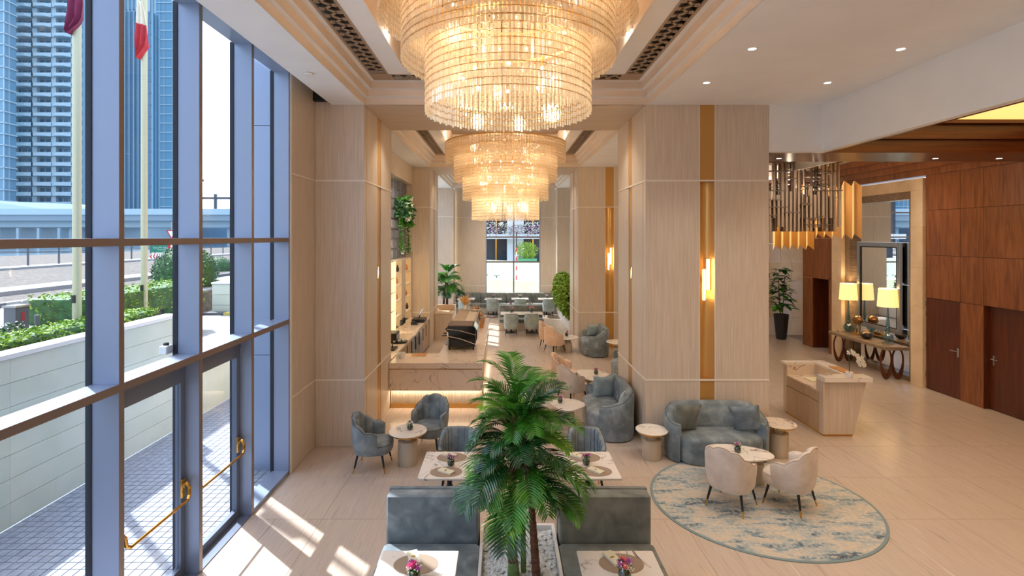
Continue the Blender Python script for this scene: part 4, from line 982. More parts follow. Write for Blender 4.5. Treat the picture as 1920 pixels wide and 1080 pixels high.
def make_sofa(label, loc, rz, L_=.83, D=.40, H=.84, vel='velvet_blue'):
    t_ = thing('curved_sofa', label, 'sofa', loc, rz)
    n = 64; a0, a1 = R(38), R(-218); rings = []; seam = []
    for i in range(n+1):
        u = i/n; a = a0+(a1-a0)*u; c, s_ = math.cos(a), math.sin(a); e = 2.7
        px = math.copysign(abs(c)**(2/e), c); py = math.copysign(abs(s_)**(2/e), s_)
        bk = .5-.5*math.cos(2*PI*u); h = .62+(H-.62)*min(1, bk*1.5)
        nx, ny = px, py; ln = math.hypot(nx/L_, ny/D) or 1; nx, ny = nx/L_/ln, ny/D/ln
        def off(d, z): return (px*L_-nx*d, py*D-ny*d, z)
        rings.append([off(.02, .02), off(0, .08), off(0, .35), off(-.01, h-.08), off(.01, h-.03), off(.05, h), off(.10, h-.005), off(.15, h-.05), off(.16, .42), off(.16, .3), off(.1, .1)])
        seam.append(off(.025, h-.02))
    sh = MB().loft(rings).build('shell', vel, t_, True, angle=75); MB().tube(seam, .006, 5).build('piping', 'piping', sh, True)
    def D_(k, z):
        pts = []
        for j in range(40):
            a = 2*PI*j/40; c, s_ = math.cos(a), math.sin(a); e = 3
            pts.append((math.copysign(abs(c)**(2/e), c)*(L_-.13)*k, math.copysign(abs(s_)**(2/e), s_)*(D-.02 if s_ > 0 else D-.13)*k+(.06), z))
        return pts
    MB().loft([D_(.94, .02), D_(.97, .05), D_(.98, .36), D_(.96, .41), D_(.9, .435), D_(.5, .445), D_(.1, .447)]).build('seat', vel, t_, True, angle=70)
    return t_
def cushion(label, loc, rot, vel, s_=.235, group=None):
    mb = MB(); n = 12; rows = []
    top, bot = [], []
    for i in range(n+1):
        rt, rb = [], []
        for j in range(n+1):
            u, v = -1+2*i/n, -1+2*j/n
            pinch = 1-.10*(1-u*u*v*v)*((1-abs(u))*0+1)*(abs(u)**4*(1-v*v)+abs(v)**4*(1-u*u))
            th = .065*((1-u**4)*(1-v**4))**.6
            x, y = u*s_*pinch, v*s_*pinch
            rt.append((x, th, y)); rb.append((x, -th, y))
        top.append(rt); bot.append(rb)
    mb.loft(top, closed=False); mb.loft([list(reversed(r_)) for r_ in bot], closed=False)
    o = mb.build('throw_pillow', vel, smooth=True, angle=80); o.location = loc; o.rotation_euler = rot
    return tag(o, label, 'pillow', group)
make_sofa('teal grey curved sofa with two pillows in front of the gold niche column', (3.53, 8.58, 0), PI)
cushion('dark grey velvet pillow at the left end of the front sofa', (3.03, 8.54, .665), (R(14), R(4), R(14)), 'velvet_grey')
cushion('blue grey velvet pillow leaning at the right end of the front sofa', (4.00, 8.50, .665), (R(16), R(-12), R(-28)), 'velvet_blue')
make_sofa('teal grey curved sofa seen from its end, beside the front right column', (2.02, 9.98, 0), R(90), .86, .42)
cushion('square pale blue pillow at the far end of the side-on sofa', (2.02, 10.40, .64), (R(12), 0, R(14)), 'velvet_light')
cushion('folded pale blue pillow at the near end of the side-on sofa', (2.20, 9.48, .64), (R(14), R(8), R(68)), 'velvet_light', .19)
make_sofa('small teal grey curved sofa beside the second right column', (2.88, 16.27, 0), R(90), .72, .40)
cushion('pale pillow at the far end of the distant curved sofa', (2.9, 16.72, .64), (R(12), 0, R(14)), 'velvet_light', .2)
cushion('dark pillow at the near end of the distant curved sofa', (3.12, 16.1, .64), (R(14), R(8), R(66)), 'velvet_grey', .18)
make_sofa('blue grey curved sofa mostly hidden behind the front right column', (3.25, 13.15, 0), R(90), .8, .42)

# ------------------------------------------------------------------ tables
def side_table(label, loc, H, r_, group=None, rb=.155, marb='marble'):
    t_ = thing('side_table', label, 'table', loc, 0, group)
    MB().lathe([(rb*.97, 0), (rb, .01), (rb, H-.165), (rb*.97, H-.155), (rb*.85, H-.15)], n=32).build('drum_base', 'champagne', t_, True)
    MB().lathe([(rb*.56, H-.152), (rb*.56, H-.04)], n=28).build('neck', 'champagne', t_, True)
    MB().lathe([(r_*.9, H-.045), (r_*.92, H-.02)], n=40).build('brass_ring', 'brass', t_, True)
    MB().lathe([(r_*.96, H-.02), (r_, H-.013), (r_, H-.005), (r_*.985, H)], n=48).build('marble_top', marb, t_, True)
    return t_
side_table('small round marble side table between the two blue grey armchairs', (-1.53, 8.33, 0), .535, .305)
side_table('small round marble side table at the left foot of the front right column', (2.46, 8.55, 0), .47, .262)
side_table('small round marble side table at the right end of the front sofa', (4.60, 8.64, 0), .545, .275, marb='marble_warm')
side_table('round marble table with brass rim half hidden behind the front right column', (3.42, 15.3, 0), .55, .36)
def tri_pts(a, b, rot, n=48):
    out = []
    for j in range(n):
        th = 2*PI*j/n; rr = 1+.10*math.cos(3*th+.6)
        c, s_ = math.cos(th), math.sin(th)
        x, y = a*rr*math.copysign(abs(c)**.8, c), b*rr*math.copysign(abs(s_)**.8, s_)
        out.append((x*math.cos(rot)-y*math.sin(rot), x*math.sin(rot)+y*math.cos(rot)))
    return out
def low_table(label, loc, a, b, rot=0, H=.46, bases=((.30, .0), (-.28, .05)), rb=.09):
    t_ = thing('coffee_table', label, 'table', loc)
    p = tri_pts(a, b, rot); q = [(x*.98, y*.98) for x, y in p]
    MB().loft([[(x, y, H-.03) for x, y in q], [(x, y, H-.022) for x, y in p], [(x, y, H-.006) for x, y in p], [(x, y, H) for x, y in q]]).build('marble_top', 'marble', t_)
    for x, y in bases:
        MB().lathe([(rb*1.45, 0), (rb*1.5, .008), (rb*1.5, H-.17), (rb*1.42, H-.16)], (x, y, 0), 28).build('drum_base', 'champagne', t_, True)
        MB().lathe([(rb, H-.165), (rb, H-.03)], (x, y, 0), 24).build('neck', 'champagne', t_, True)
    return t_
low_table('rounded triangular marble coffee table on the round rug', (3.44, 7.62, .012), .47, .30, 0, .46, ((.30, .08), (-.22, .12)))
low_table('rounded marble coffee table just behind the big palm, before the side-on sofa', (1.22, 9.9, 0), .30, .36, .5, .46, ((.0, .0),), .1)
low_table('rounded marble coffee table beside the cream armchair in the corridor', (2.10, 12.0, 0), .33, .46, .3, .46, ((.0, -.12), (-.1, .16)))
low_table('rounded marble coffee table beside the farthest peach armchairs', (2.06, 16.55, 0), .30, .42, .3, .46, ((.0, -.12), (-.1, .16)))
def flowers(label, loc, cols, s_=1.0, group=None, seed=0):
    rg = random.Random(seed)
    t_ = thing('flower_vase', label, 'flowers', loc, rg.uniform(0, 6), group); t_.scale = (s_,)*3
    MB().lathe([(.022, 0), (.04, .012), (.048, .04), (.042, .07), (.032, .085), (.034, .088), (.028, .086), (.03, .07)], n=20).build('vase', 'green_glass', t_, True)
    MB().lathe([(.02, .004), (.042, .03), (.038, .06), (.01, .07)], n=14).build('leaf_lining', 'leaf_dark', t_, True)
    k = len(cols)*2
    for i in range(k):
        a = 2*PI*i/k+rg.uniform(-.3, .3); rr = .034 if i else 0; x, y, z = rr*math.cos(a), rr*math.sin(a), .115+rg.uniform(-.012, .018)
        fb = MB(); 
        for ring, (rad, zz, m_) in enumerate(((.012, .016, 5), (.022, .008, 7), (.028, -.004, 9))):
            for q in range(m_):
                b_ = 2*PI*q/m_+ring; dx, dy = math.cos(b_), math.sin(b_)
                fb.add([(x, y, z-.01), (x+dx*rad-dy*.007, y+dy*rad+dx*.007, z+zz), (x+dx*rad*1.1, y+dy*rad*1.1, z+zz+.003), (x+dx*rad+dy*.007, y+dy*rad-dx*.007, z+zz)], [(0, 1, 2, 3)])
        fb.sphere((x, y, z), .011, 8, 6)
        fb.build('bloom', cols[i % len(cols)], t_)
    bb = MB()
    for i in range(46):
        a = rg.uniform(0, 2*PI); rr = rg.uniform(.03, .068); z = .10+rg.uniform(-.02, .045)
        bb.sphere((rr*math.cos(a), rr*math.sin(a), z), .0045, 5, 4)
    bb.build('filler_blossom', 'petal_white', t_)['kind'] = 'stuff'
    leafcloud(MB(), (0, 0, .10), (.055, .055, .03), 40, .014, seed+5).build('foliage', 'leaf', t_)
    return t_
def dining_table(label, x0, y0, z=.75, group=None, wx=.70, wy=.78):
    t_ = thing('dining_table', label, 'table', (x0+wx/2, y0+wy/2, 0), 0, group)
    MB().bbox(-wx/2, wx/2, -wy/2, wy/2, z-.025, z, .004).build('marble_top', 'marble', t_)
    MB().box(-wx*.35, wx*.35, -wy*.35, wy*.35, z-.04, z-.025).build('sub_frame', 'black', t_)
    MB().lathe([(.05, .02), (.045, .06), (.03, .10), (.04, .16), (.058, .25), (.04, .36), (.032, .42), (.05, .46), (.032, .5), (.035, z-.06), (.07, z-.04)], n=20).build('turned_pedestal', 'black', t_, True)
    MB().bbox(-.22, .22, -.2, .2, 0, .022, .008).build('foot_plate', 'black', t_)
    return t_
def placemat(label, x, y, z, rx=.198, ry=.145): return tag(MB().lathe([(1, 0), (1, .003)], n=48, sx=rx, sy=ry).build('placemat', 'mat_taupe', loc=(x, y, z)), label, 'placemat', 'oval taupe placemats')
def napkin(label, x, y, z, rz):
    t_ = thing('folded_napkin', label, 'napkin', (x, y, z), rz, 'folded cream napkins')
    for k in range(3): MB().bbox(-.05+k*.002, .05-k*.002, -.10, .10, k*.006, k*.006+.007, .002).build('napkin_fold', 'napkin', t_)
    MB().bbox(-.028, .008, -.006, .006, .019, .026, .002).build('napkin_clip', 'brass', t_)
    return t_
tt = dining_table('square white marble table in the left foreground before the teal bench', -1.107, 4.0)
dup(tt, (.68+.35, 4.39, 0), 0, 'square marble table in the right foreground before the brown-teal bench')
dup(tt, (-.68, 6.595, 0), 0, 'square marble table left of the palm in the middle row')
dup(tt, (1.08, 6.595, 0), 0, 'square marble table right of the palm in the middle row')
for x, y, lb in ((-.77, 4.58, 'left foreground table'), (1.05, 4.59, 'right foreground table'), (-.67, 6.80, 'left middle table, far side'), (-.70, 6.38, 'left middle table, near side'), (1.08, 6.80, 'right middle table, far side'), (1.15, 6.40, 'right middle table, near side')):
    placemat('oval taupe placemat on the '+lb, x, y, .75)
for x, y, rz_, lb in ((-.80, 4.66, .35, 'left foreground table'), (.99, 4.65, .42, 'right foreground table'), (-.71, 6.86, 1.1, 'left middle table, far side'), (-.70, 6.38, 1.0, 'left middle table, near side'), (.98, 6.84, .9, 'right middle table, far side'), (1.15, 6.40, .75, 'right middle table, near side')):
    napkin('folded cream napkin on the placemat of the '+lb, x, y, .753, rz_)
flowers('vase of bright pink flowers with white filler on the left foreground table', (-.75, 4.36, .75), ['pink', 'lilac'], 1.15, None, 1)
flowers('vase of magenta and coral flowers on the right foreground table', (1.03, 4.38, .75), ['magenta', 'lilac', 'coral'], 1.15, None, 2)
flowers('vase of purple flowers on the left middle table, beside the palm', (-.66, 6.56, .75), ['magenta', 'lilac'], 1.0, None, 3)
flowers('vase of magenta flowers on the right middle table', (1.06, 6.58, .75), ['magenta', 'lilac'], 1.0, None, 4)
flowers('vase of dark purple flowers on the round table between the armchairs', (-1.50, 8.36, .535), ['magenta', 'petal_white'], 1.0, None, 5)
flowers('vase of pink flowers on the coffee table on the rug', (3.46, 7.63, .472), ['lilac', 'magenta'], 1.0, None, 6)
flowers('vase of pink flowers on the coffee table behind the palm', (1.10, 9.95, .46), ['lilac', 'pink'], 1.0, None, 7)
flowers('vase of dark pink flowers on the coffee table beside the cream armchair', (2.16, 12.0, .46), ['magenta', 'pink'], 1.05, None, 8)
flowers('vase of pink flowers on the farthest coffee table', (2.04, 16.6, .46), ['pink', 'lilac'], 1.2, None, 9)

# ------------------------------------------------------------------ foreground benches and planter
def bench(label, x0, x1, y0, velb, vels):
    t_ = thing('banquette', label, 'bench', ((x0+x1)/2, y0, 0)); w2 = (x1-x0)/2
    MB().bbox(-w2+.01, w2-.01, -.03, .15, .40, .925, .02).build('backrest', velb, t_, True)
    MB().bbox(-w2, w2, .15, .21, .10, .93, .012).build('back_frame', vels, t_, True)
    MB().bbox(-w2-.01, w2+.01, -.66, -.03, .30, .45, .035).build('seat', velb, t_, True)
    MB().box(-w2+.02, w2-.02, -.6, .15, .0, .30).build('base', 'champagne', t_)
    MB().tube([(-w2+.03, -.02, .905), (w2-.03, -.02, .905)], .006, 6).build('piping', 'piping', t_)
    return t_
bench('teal velvet banquette bench with tall back in the left foreground', -1.235, -.25, 5.45, 'velvet_blue', 'velvet_blue')
bench('grey brown velvet banquette bench with tall back in the right foreground', .585, 1.565, 5.45, 'velvet_grey', 'velvet_grey')
PL = thing('pebble_planter', 'long white planter trough filled with white pebbles between the benches', 'planter', (.165, 5.0, 0))
for nm, a in (('side_wall', (-.405, -.375, -1.4, .78)), ('side_wall', (.375, .405, -1.4, .78)), ('end_wall', (-.375, .375, .74, .78)), ('end_wall', (-.375, .375, -1.4, -1.36))):
    MB().box(*a, 0, .45).build(nm, 'white', PL)
MB().box(-.375, .375, -1.36, .74, 0, .38).build('bed', 'pebble', PL)
mb = MB(); rg = random.Random(5)
for k in range(3400):
    x, y = rg.uniform(-.36, .36), rg.uniform(-1.3, .72); s_ = rg.uniform(.009, .024); z = .385+rg.uniform(0, .02)
    ax, ay = s_*rg.uniform(.8, 1.4), s_*rg.uniform(.8, 1.4); th = rg.uniform(0, PI); vs = []
    for (r2, z2) in ((.6, -.5), (1, .05), (.62, .6)):
        for q in range(6):
            a = th+2*PI*q/6; vs.append((x+ax*r2*math.cos(a), y+ay*r2*math.sin(a), z+s_*z2))
    fs = [(i, (i+1) % 6, 6+(i+1) % 6, 6+i) for i in range(6)]+[(6+i, 6+(i+1) % 6, 12+(i+1) % 6, 12+i) for i in range(6)]+[tuple(range(12, 18))]
    mb.add(vs, fs)
mb.build('pebbles', 'pebble', PL)['kind'] = 'stuff'

# ------------------------------------------------------------------ palms
def frond_mesh(ln, droop, e0, seed, pairs=30, wl=.30, lw=.011):
    """frond from origin, heading +X; returns (leaflets MB, rachis MB)"""
    rg = random.Random(seed); pts = []; p = Vector((0, 0, 0)); e = e0; n = 16; st_ = ln/n
    for i in range(n+1):
        pts.append(p.copy()); p = p+Vector((math.cos(e), 0, math.sin(e)))*st_; e -= droop/n*(.5+i/n)
    lm = MB(); rm = MB().tube(pts, [.007*(1-i/n)+.0015 for i in range(n+1)], 5)
    for k in range(pairs):
        u = .22+.78*k/(pairs-1); i = min(int(u*n), n-1); f_ = u*n-i; q = pts[i].lerp(pts[i+1], f_); t_ = (pts[i+1]-pts[i]).normalized()
        L2 = wl*ln/.65*(math.sin(PI*(.12+.80*(u-.22)/.78))**.75)*rg.uniform(.88, 1.08)
        for s_ in (-1, 1):
            side = Vector((0, s_, 0)); sweep = .55+.5*u
            d = (side*1.0+t_*sweep+Vector((0, 0, .30))).normalized()
            up = t_.cross(side)*s_; up = up if up.z > 0 else -up
            wv = d.cross(up).normalized()*lw*(.9+.3*rg.random())
            rows = []; a = q.copy(); dd = d.copy()
            for j, wd in enumerate((.35, 1.0, .95, .6, .05)):
                fold = up*abs(wd)*.004
                rows.append([tuple(a-wv*wd), tuple(a-up*.004*wd), tuple(a+wv*wd)])
                a = a+dd*L2/4; dd = (dd+Vector((0, 0, -.13-.09*rg.random()))).normalized()
            lm.loft(rows, closed=False)
    return lm, rm
def build_palm(name, label, loc, spec, trunks, n_f, zr, lnr, seed, mats, pairs=30, wl=.30, lw=.011, base_extra=None, rscale=1):
    t_ = thing(name, label, 'plant', loc)
    for k, tr in enumerate(trunks):
        pts, r0, r1, mt = tr; nn = 14; P = []; RR = []
        for i in range(nn*2+1):
            u = i/(nn*2); a = u*(len(pts)-1); j = min(int(a), len(pts)-2); P.append(Vector(pts[j]).lerp(Vector(pts[j+1]), a-j)); RR.append((r0+(r1-r0)*u)*(1.0 if i % 2 else 1.12))
        MB().tube(P, RR, 12).build('trunk', mt, t_, True)
    variants = []
    rg = random.Random(seed)
    for v in range(9):
        cls = v//3   # 0 top upright, 1 mid, 2 low drooping
        e0 = (R(70), R(46), R(22))[cls]+rg.uniform(-.2, .2); dr = (1.5, 1.9, 1.9)[cls]+rg.uniform(-.2, .2); ln = rg.uniform(*lnr)
        lm, rm = frond_mesh(ln, dr, e0, seed*100+v, pairs, wl, lw)
        me = bpy.data.meshes.new('frond'); me.from_pydata(lm.v, [], lm.f); me.update()
        me2 = bpy.data.meshes.new('stalk'); me2.from_pydata(rm.v, [], rm.f); me2.update(); me2.materials.append(M['leaf'])
        variants.append((me, me2))
    mcache = {}
    for k in range(n_f):
        u = k/(n_f-1); z = zr[0]+(zr[1]-zr[0])*u+rg.uniform(-.05, .05)
        cls = 2 if u < .38 else (1 if u < .82 else 0); vi = cls*3+rg.randrange(3); az = k*2.4+rg.uniform(-.25, .25)
        mat = mats[rg.randrange(len(mats))] if u < .9 else 'leaf'
        key = (vi, mat)
        if key not in mcache:
            mm = variants[vi][0].copy(); mm.materials.clear(); mm.materials.append(M[mat]); mcache[key] = mm
        tr = trunks[k % min(len(trunks), 2)][0]; tz = [p[2] for p in tr]
        top = Vector(tr[-1]); bot = Vector(tr[0]); f_ = min(1, max(0, (z-bot.z)/(top.z-bot.z))); c = bot.lerp(top, f_)
        o = bpy.data.objects.new('frond', mcache[key]); COL.objects.link(o); o.parent = t_
        o.location = (c.x+.03*math.cos(az), c.y+.03*math.sin(az), min(z, top.z)); o.rotation_euler = (rg.uniform(-.15, .15), 0, az); sc = (1.06-.22*u)*rscale*rg.uniform(.88, 1.08); o.scale = (sc,)*3
        s2 = bpy.data.objects.new('stalk', variants[vi][1]); COL.objects.link(s2); s2.parent = o
    return t_
build_palm('palm_tree', 'tall bushy areca palm rising from the pebble planter in the foreground', (.12, 4.95, .39), None,
           [([(-.02, 0, 0), (-.04, 0, .6), (.0, .02, 1.75)], .045, .024, 'trunk'), ([(.20, -.03, 0), (.16, 0, .6), (.07, .02, 1.45)], .04, .022, 'trunk'), ([(.08, .05, 0), (.07, .03, .7), (.04, .02, 1.1)], .026, .016, 'trunk_green')],
           76, (.74, 1.74), (.50, .66), 21, ['leaf', 'leaf_dark', 'leaf', 'leaf_dark', 'leaf_lime', 'leaf'], 20, .26, .0100)
tag(MB().lathe([(.055, 0), (.058, .02), (.05, .15), (.04, .16)], n=14).build('moss_wrap', 'trunk_green', smooth=True, loc=(.10, 4.95, .39)), 'green moss wrap around the foot of the main palm trunk', 'moss')
build_palm('palm_tree', 'broad leaved palm in a white planter beside the far left pilaster', (-2.36, 21.8, .75), None,
           [([(0, 0, 0), (.02, 0, .7), (.0, 0, 1.35)], .05, .03, 'trunk'), ([(-.15, .05, 0), (-.1, 0, .6), (-.05, 0, 1.0)], .045, .025, 'trunk')],
           30, (.55, 1.42), (.62, .8), 33, ['leaf', 'leaf_dark', 'leaf'], 15, .36, .026)
t_ = thing('white_planter', 'low white planter box holding the far left palm', 'planter', (-2.4, 21.7, 0)); MB().bbox(-.38, .38, -.6, .6, 0, .74, .01).build('box', 'white', t_); MB().box(-.34, .34, -.56, .56, .74, .755).build('soil', 'soil', t_)
t_ = thing('white_planter', 'long white planter trough under the right hand green shrubs', 'planter', (2.8, 21.9, 0)); MB().bbox(-.25, .25, -2.3, 2.3, 0, .45, .01).build('box', 'white', t_); MB().box(-.22, .22, -2.2, 2.2, .45, .46).build('soil', 'soil', t_)
for k in range(5):
    y = 19.9+k*.8
    t_ = thing('bamboo_shrub', ('nearest', 'second', 'third', 'fourth', 'farthest')[k]+' feathery green shrub in the long white planter', 'plant', (2.72, y, .45))
    for q in range(4): a = q*1.6; MB().tube([(.03*math.cos(a), .03*math.sin(a), 0), (.12*math.cos(a), .12*math.sin(a), .9)], .01, 5).build('stem', 'trunk_green', t_)
    leafcloud(MB(), (-.08, 0, .82), (.46, .38, .85), 1500, .08, 60+k).build('foliage', 'hedge', t_); leafcloud(MB(), (0, 0, .75), (.32, .32, .7), 500, .08, 80+k).build('inner_foliage', 'leaf_dark', t_)

# ------------------------------------------------------------------ carpet
t_ = thing('round_rug', 'large round rug in faded blue and beige under the coffee table', 'rug', (3.55, 7.14, 0))
MB().lathe([(.985, 0), (.985, .012)], n=96, sx=1.47, sy=1.365).build('pile', 'carpet', t_)
ed = MB(); ed.loft([[(1.47*k*math.cos(2*PI*j/96), 1.365*k*math.sin(2*PI*j/96), z) for j in range(96)] for k, z in ((.975, .0125), (.985, .014), (1.0, .010), (1.0, 0))], caps=False); ed.build('bound_edge', 'carpet_edge', t_)
t_ = thing('round_rug', 'second patterned rug mostly hidden behind the column beside the desk', 'rug', (4.9, 12.2, 0)); MB().lathe([(.98, 0), (.98, .012)], n=64, sx=1.2, sy=1.2).build('pile', 'carpet', t_)
MB().loft([[(1.2*k*math.cos(2*PI*j/64), 1.2*k*math.sin(2*PI*j/64), z) for j in range(64)] for k, z in ((.97, .0125), (1.0, .010), (1.0, 0))], caps=False).build('bound_edge', 'carpet_edge', t_)

# ------------------------------------------------------------------ far dining furniture
t_ = thing('window_banquette', 'long grey green banquette along the far window wall', 'bench', (.13, 25.1, 0))
for k in range(4):
    a = -2.45+k*1.25; MB().bbox(a, a+1.24, .10, .28, .45, .92, .03).build('back_cushion', 'velvet_grey', t_, True); MB().bbox(a, a+1.24, -.5, .10, .30, .45, .03).build('seat_cushion', 'velvet_grey', t_, True)
MB().box(-2.45, 2.54, -.44, .28, 0, .30).build('base', 'oak', t_)
ft_ = dining_table('t', -2.1, 24.0, .75, None, .80, .7); ft_['label'] = 'white marble dining table at the far window bench, first from the left'
for k, x in enumerate((-.45, .80, 2.05)): dup(ft_, (x, 24.3, 0), 0, 'white marble dining table at the far window bench, '+('second', 'third', 'fourth')[k]+' from the left')
ft_.location = (-1.72, 24.3, 0)
for k, x in enumerate((-1.7, -.45, .80, 2.08)): flowers('tiny pink flower vase on the far window table, '+('first', 'second', 'third', 'fourth')[k]+' from the left', (x, 24.45, .75), ['pink', 'magenta'], 1.3, None, 20+k)
t_ = thing('booth_bench', 'free standing grey green booth bench in the middle of the far dining area', 'bench', (.71, 20.6, 0))
MB().bbox(-.86, .86, 0, .14, .40, .92, .03).build('backrest', 'velvet_grey', t_, True); MB().bbox(-.88, .88, .14, .20, .1, .93, .02).build('back_frame', 'velvet_light', t_, True)
MB().bbox(-.87, .87, -.55, 0, .30, .45, .03).build('seat', 'velvet_grey', t_, True); MB().box(-.86, .86, -.5, .14, 0, .30).build('base', 'oak', t_)
f2 = dup(ft_, (.31, 19.72, 0), 0, 'marble table at the middle booth, left of the two'); dup(ft_, (1.11, 19.72, 0), 0, 'marble table at the middle booth, right of the two')
dup(ft_, (.25, 21.5, 0), 0, 'marble table behind the middle booth, left of the two'); dup(ft_, (1.2, 21.5, 0), 0, 'marble table behind the middle booth, right of the two')
flowers('coral flower vase on the middle booth table, right', (1.09, 19.85, .75), ['coral', 'pink'], 1.6, None, 30); flowers('pink flower vase on the middle booth table, left', (.33, 19.85, .75), ['magenta', 'pink'], 1.5, None, 31)
flowers('small pink flower vase behind the middle booth, left', (.33, 21.5, .75), ['pink', 'magenta'], 1.3, None, 32); flowers('small magenta flower vase behind the middle booth, right', (1.1, 21.5, .75), ['magenta', 'pink'], 1.3, None, 33)

# ------------------------------------------------------------------ bar
BF = thing('bar_counter', 'L shaped marble bar counter with fluted lit base', 'counter', (-1.42, 10.9, 0))
x0, x1 = -.98, .98
MB().box(x0, x1, 0, .92, .87, .985).build('front_countertop', 'marble_warm', BF)
MB().box(x0, x1, .012, .03, .85, .87).build('brass_inlay', 'brass', BF)
MB().box(x0, x1, .02, .10, .40, .85).build('marble_front', 'marble_warm', BF)
MB().box(x0, x1, .16, .85, .0, .85).build('carcass', 'oak_dark', BF)
sl = MB().bbox(-.011, .011, 0, .02, .10, .385, .004).build('flute', 'oak', BF, loc=(x0+.02, .135, 0))
for k in range(1, 62): again(sl, (x0+.02+k*.0315, .135, 0))
MB().box(x0, x1, .12, .16, 0, .10).build('brass_plinth', 'gold_panel', BF)
MB().box(x0, x1, .07, .10, .385, .40).build('led_strip', 'led', BF)
MB().box(-.03, .98, .92, 6.1, .87, .985).build('side_countertop', 'marble_warm', BF)
MB().box(.0, .92, .92, 6.05, 0, .87).build('side_carcass', 'oak', BF)
for k in range(5): MB().box(.92, .95, .05+k*1.2, 1.24+k*1.2, .42, .87).build('side_panel', 'oak', BF)
MB().box(.93, .945, .1, 6.05, .385, .40).build('led_strip', 'led', BF)
lamp('bar_strip_light', 'AREA', (-1.42, 10.99, .38), 4.5, WARM, 1.9, (0, 0, 0), .04)
lamp('bar_wash_light', 'AREA', (-.44, 14, .38), 6, WARM, .06, (0, R(10), 0), 5.5)
tag(MB().box(-2.05, -1.72, 11.55, 11.83, .986, .992).build('counter_mat', 'tan_box'), 'tan leather mat on the marble bar top', 'mat')
tag(MB().box(-2.3, -1.5, 12.0, 14.2, .001, .012).build('floor_mat', 'dark_floor_mat'), 'dark brown floor mat behind the bar', 'mat')
# espresso machine
t_ = thing('espresso_machine', 'black espresso machine with chrome side stripes on the bar corner', 'coffee machine', (-1.0, 12.15, .986))
sp = [(-.30, .08), (.34, .08), (.36, .15), (.36, .50), (.30, .55), (-.30, .55), (-.36, .50), (-.20, .30), (-.20, .14)]
for yy in (0, .70): MB().loft([[(x, yy, z) for x, z in sp], [(x, yy+.03, z) for x, z in sp]]).build('side_panel', 'black_gloss', t_)
MB().box(-.28, .34, .03, .70, .10, .50).build('body', 'black', t_); MB().box(-.30, .28, .02, .71, .55, .575).build('cup_tray', 'bronze', t_)
MB().loft([[(x, y, z) for y in (.03, .70)] + [(x2, y, z2) for y, x2, z2 in ((.70, x+.02, z), (.03, x+.02, z))] for x, z in ((.30, .57), (.37, .46))]).build('back_panel', 'chrome', t_)
for z0, z1 in ((.50, .36), (.34, .14)): MB().tube([(-.32, -.012, z0), (.0, -.012, (z0+z1)/2+.03), (.36, -.012, z1)], .009, 6).build('chrome_stripe', 'chrome', t_)
MB().bbox(-.36, -.12, .05, .68, .10, .16, .01).build('drip_tray', 'steel', t_)
for y in (.2, .5):
    g_ = MB().lathe([(.035, .30), (.035, .37), (.03, .39)], (-.30, y, 0), 14).build('group_head', 'chrome', t_, True); MB().tube([(-.32, y, .31), (-.46, y, .30)], .014, 8).build('portafilter_handle', 'black', g_)
for x in (-.26, .3):
    for y in (.05, .66): MB().cyl((x, y), .022, 0, .09, 10).build('foot', 'black', t_)
t_ = thing('pastry_case', 'long taupe topped display case running behind the espresso machine', 'display case', (-.93, 14.9, .986))
MB().box(-.48, .18, -1.6, 2.1, 0, .03).build('base', 'bronze', t_)
for y0, y1, mt in ((-1.6, .2, 'bronze_light'), (.21, 2.1, 'bronze_light')): MB().box(-.48, .18, y0, y1, .28, .31).build('top_panel', mt, t_)
MB().box(-.12, .12, -.8, 1.9, .312, .316).build('top_inlay', 'champagne', t_)
MB().box(.17, .18, -1.6, 2.1, .03, .28).build('glass_front', 'clear_glass', t_); MB().box(-.48, -.46, -1.6, 2.1, .03, .28).build('rear_door', 'bronze', t_)
for y in (-1.6, .2, 2.08): MB().box(-.46, .17, y, y+.02, .03, .28).build('divider', 'black', t_)
def cloche(label, x, y, z, r_):
    t_ = thing('cake_dome', label, 'cake dome', (x, y, z)); MB().lathe([(r_*.5, 0), (r_*.3, .02), (r_*.15, .04), (r_*1.1, .06), (r_*1.1, .07)], n=24).build('stand', 'white_gloss', t_, True)
    MB().lathe([(r_, .072), (r_, .12), (r_*.85, .12+r_*.5), (r_*.5, .12+r_*.8), (r_*.1, .12+r_*.92)], n=24).build('glass_dome', 'clear_glass', t_, True)
    MB().sphere((0, 0, .14+r_), .02, 10, 8).build('knob', 'chrome', t_, True)
    rg = random.Random(int(x*100)); 
    for k in range(5): a = k*1.25; MB().sphere((r_*.5*math.cos(a), r_*.5*math.sin(a), .10), r_*.3, 10, 7, .7).build('pastry', 'pastry', t_, True)
cloche('largest glass cake dome with pastries at the far end of the bar', -.78, 16.9, 1.0, .2)
cloche('middle glass cake dome at the far end of the bar, before the largest', -.85, 16.35, 1.30, .14); cloche('small glass cake dome beside the pampas grass', -1.02, 16.5, 1.30, .1)
t_ = thing('pampas_vase', 'vase of golden dried pampas grass at the far end of the bar', 'vase', (-1.22, 16.75, 1.29)); MB().lathe([(.04, 0), (.06, .06), (.04, .14), (.03, .16)], n=16).build('vase', 'white_gloss', t_, True)
rg = random.Random(9); pm = MB()
for k in range(70):
    a = rg.uniform(0, 2*PI); s_ = rg.uniform(.03, .22); pm.tube([(0, 0, .1), (s_*.5*math.cos(a), s_*.5*math.sin(a), .26), (s_*math.cos(a), s_*math.sin(a), .36+rg.uniform(0, .12))], [.003, .02, .004], 5)
pm.build('plumes', 'pampas', t_)['kind'] = 'stuff'
for k in range(3): tag(MB().bbox(-.06+0, .06, -.01, .01, 0, .14, .003).build('price_card', 'tan_box', loc=(-.62, 15.0+k*.6, 1.0)), 'small amber card in the glass pastry case, '+('near', 'middle', 'far')[k], 'card')
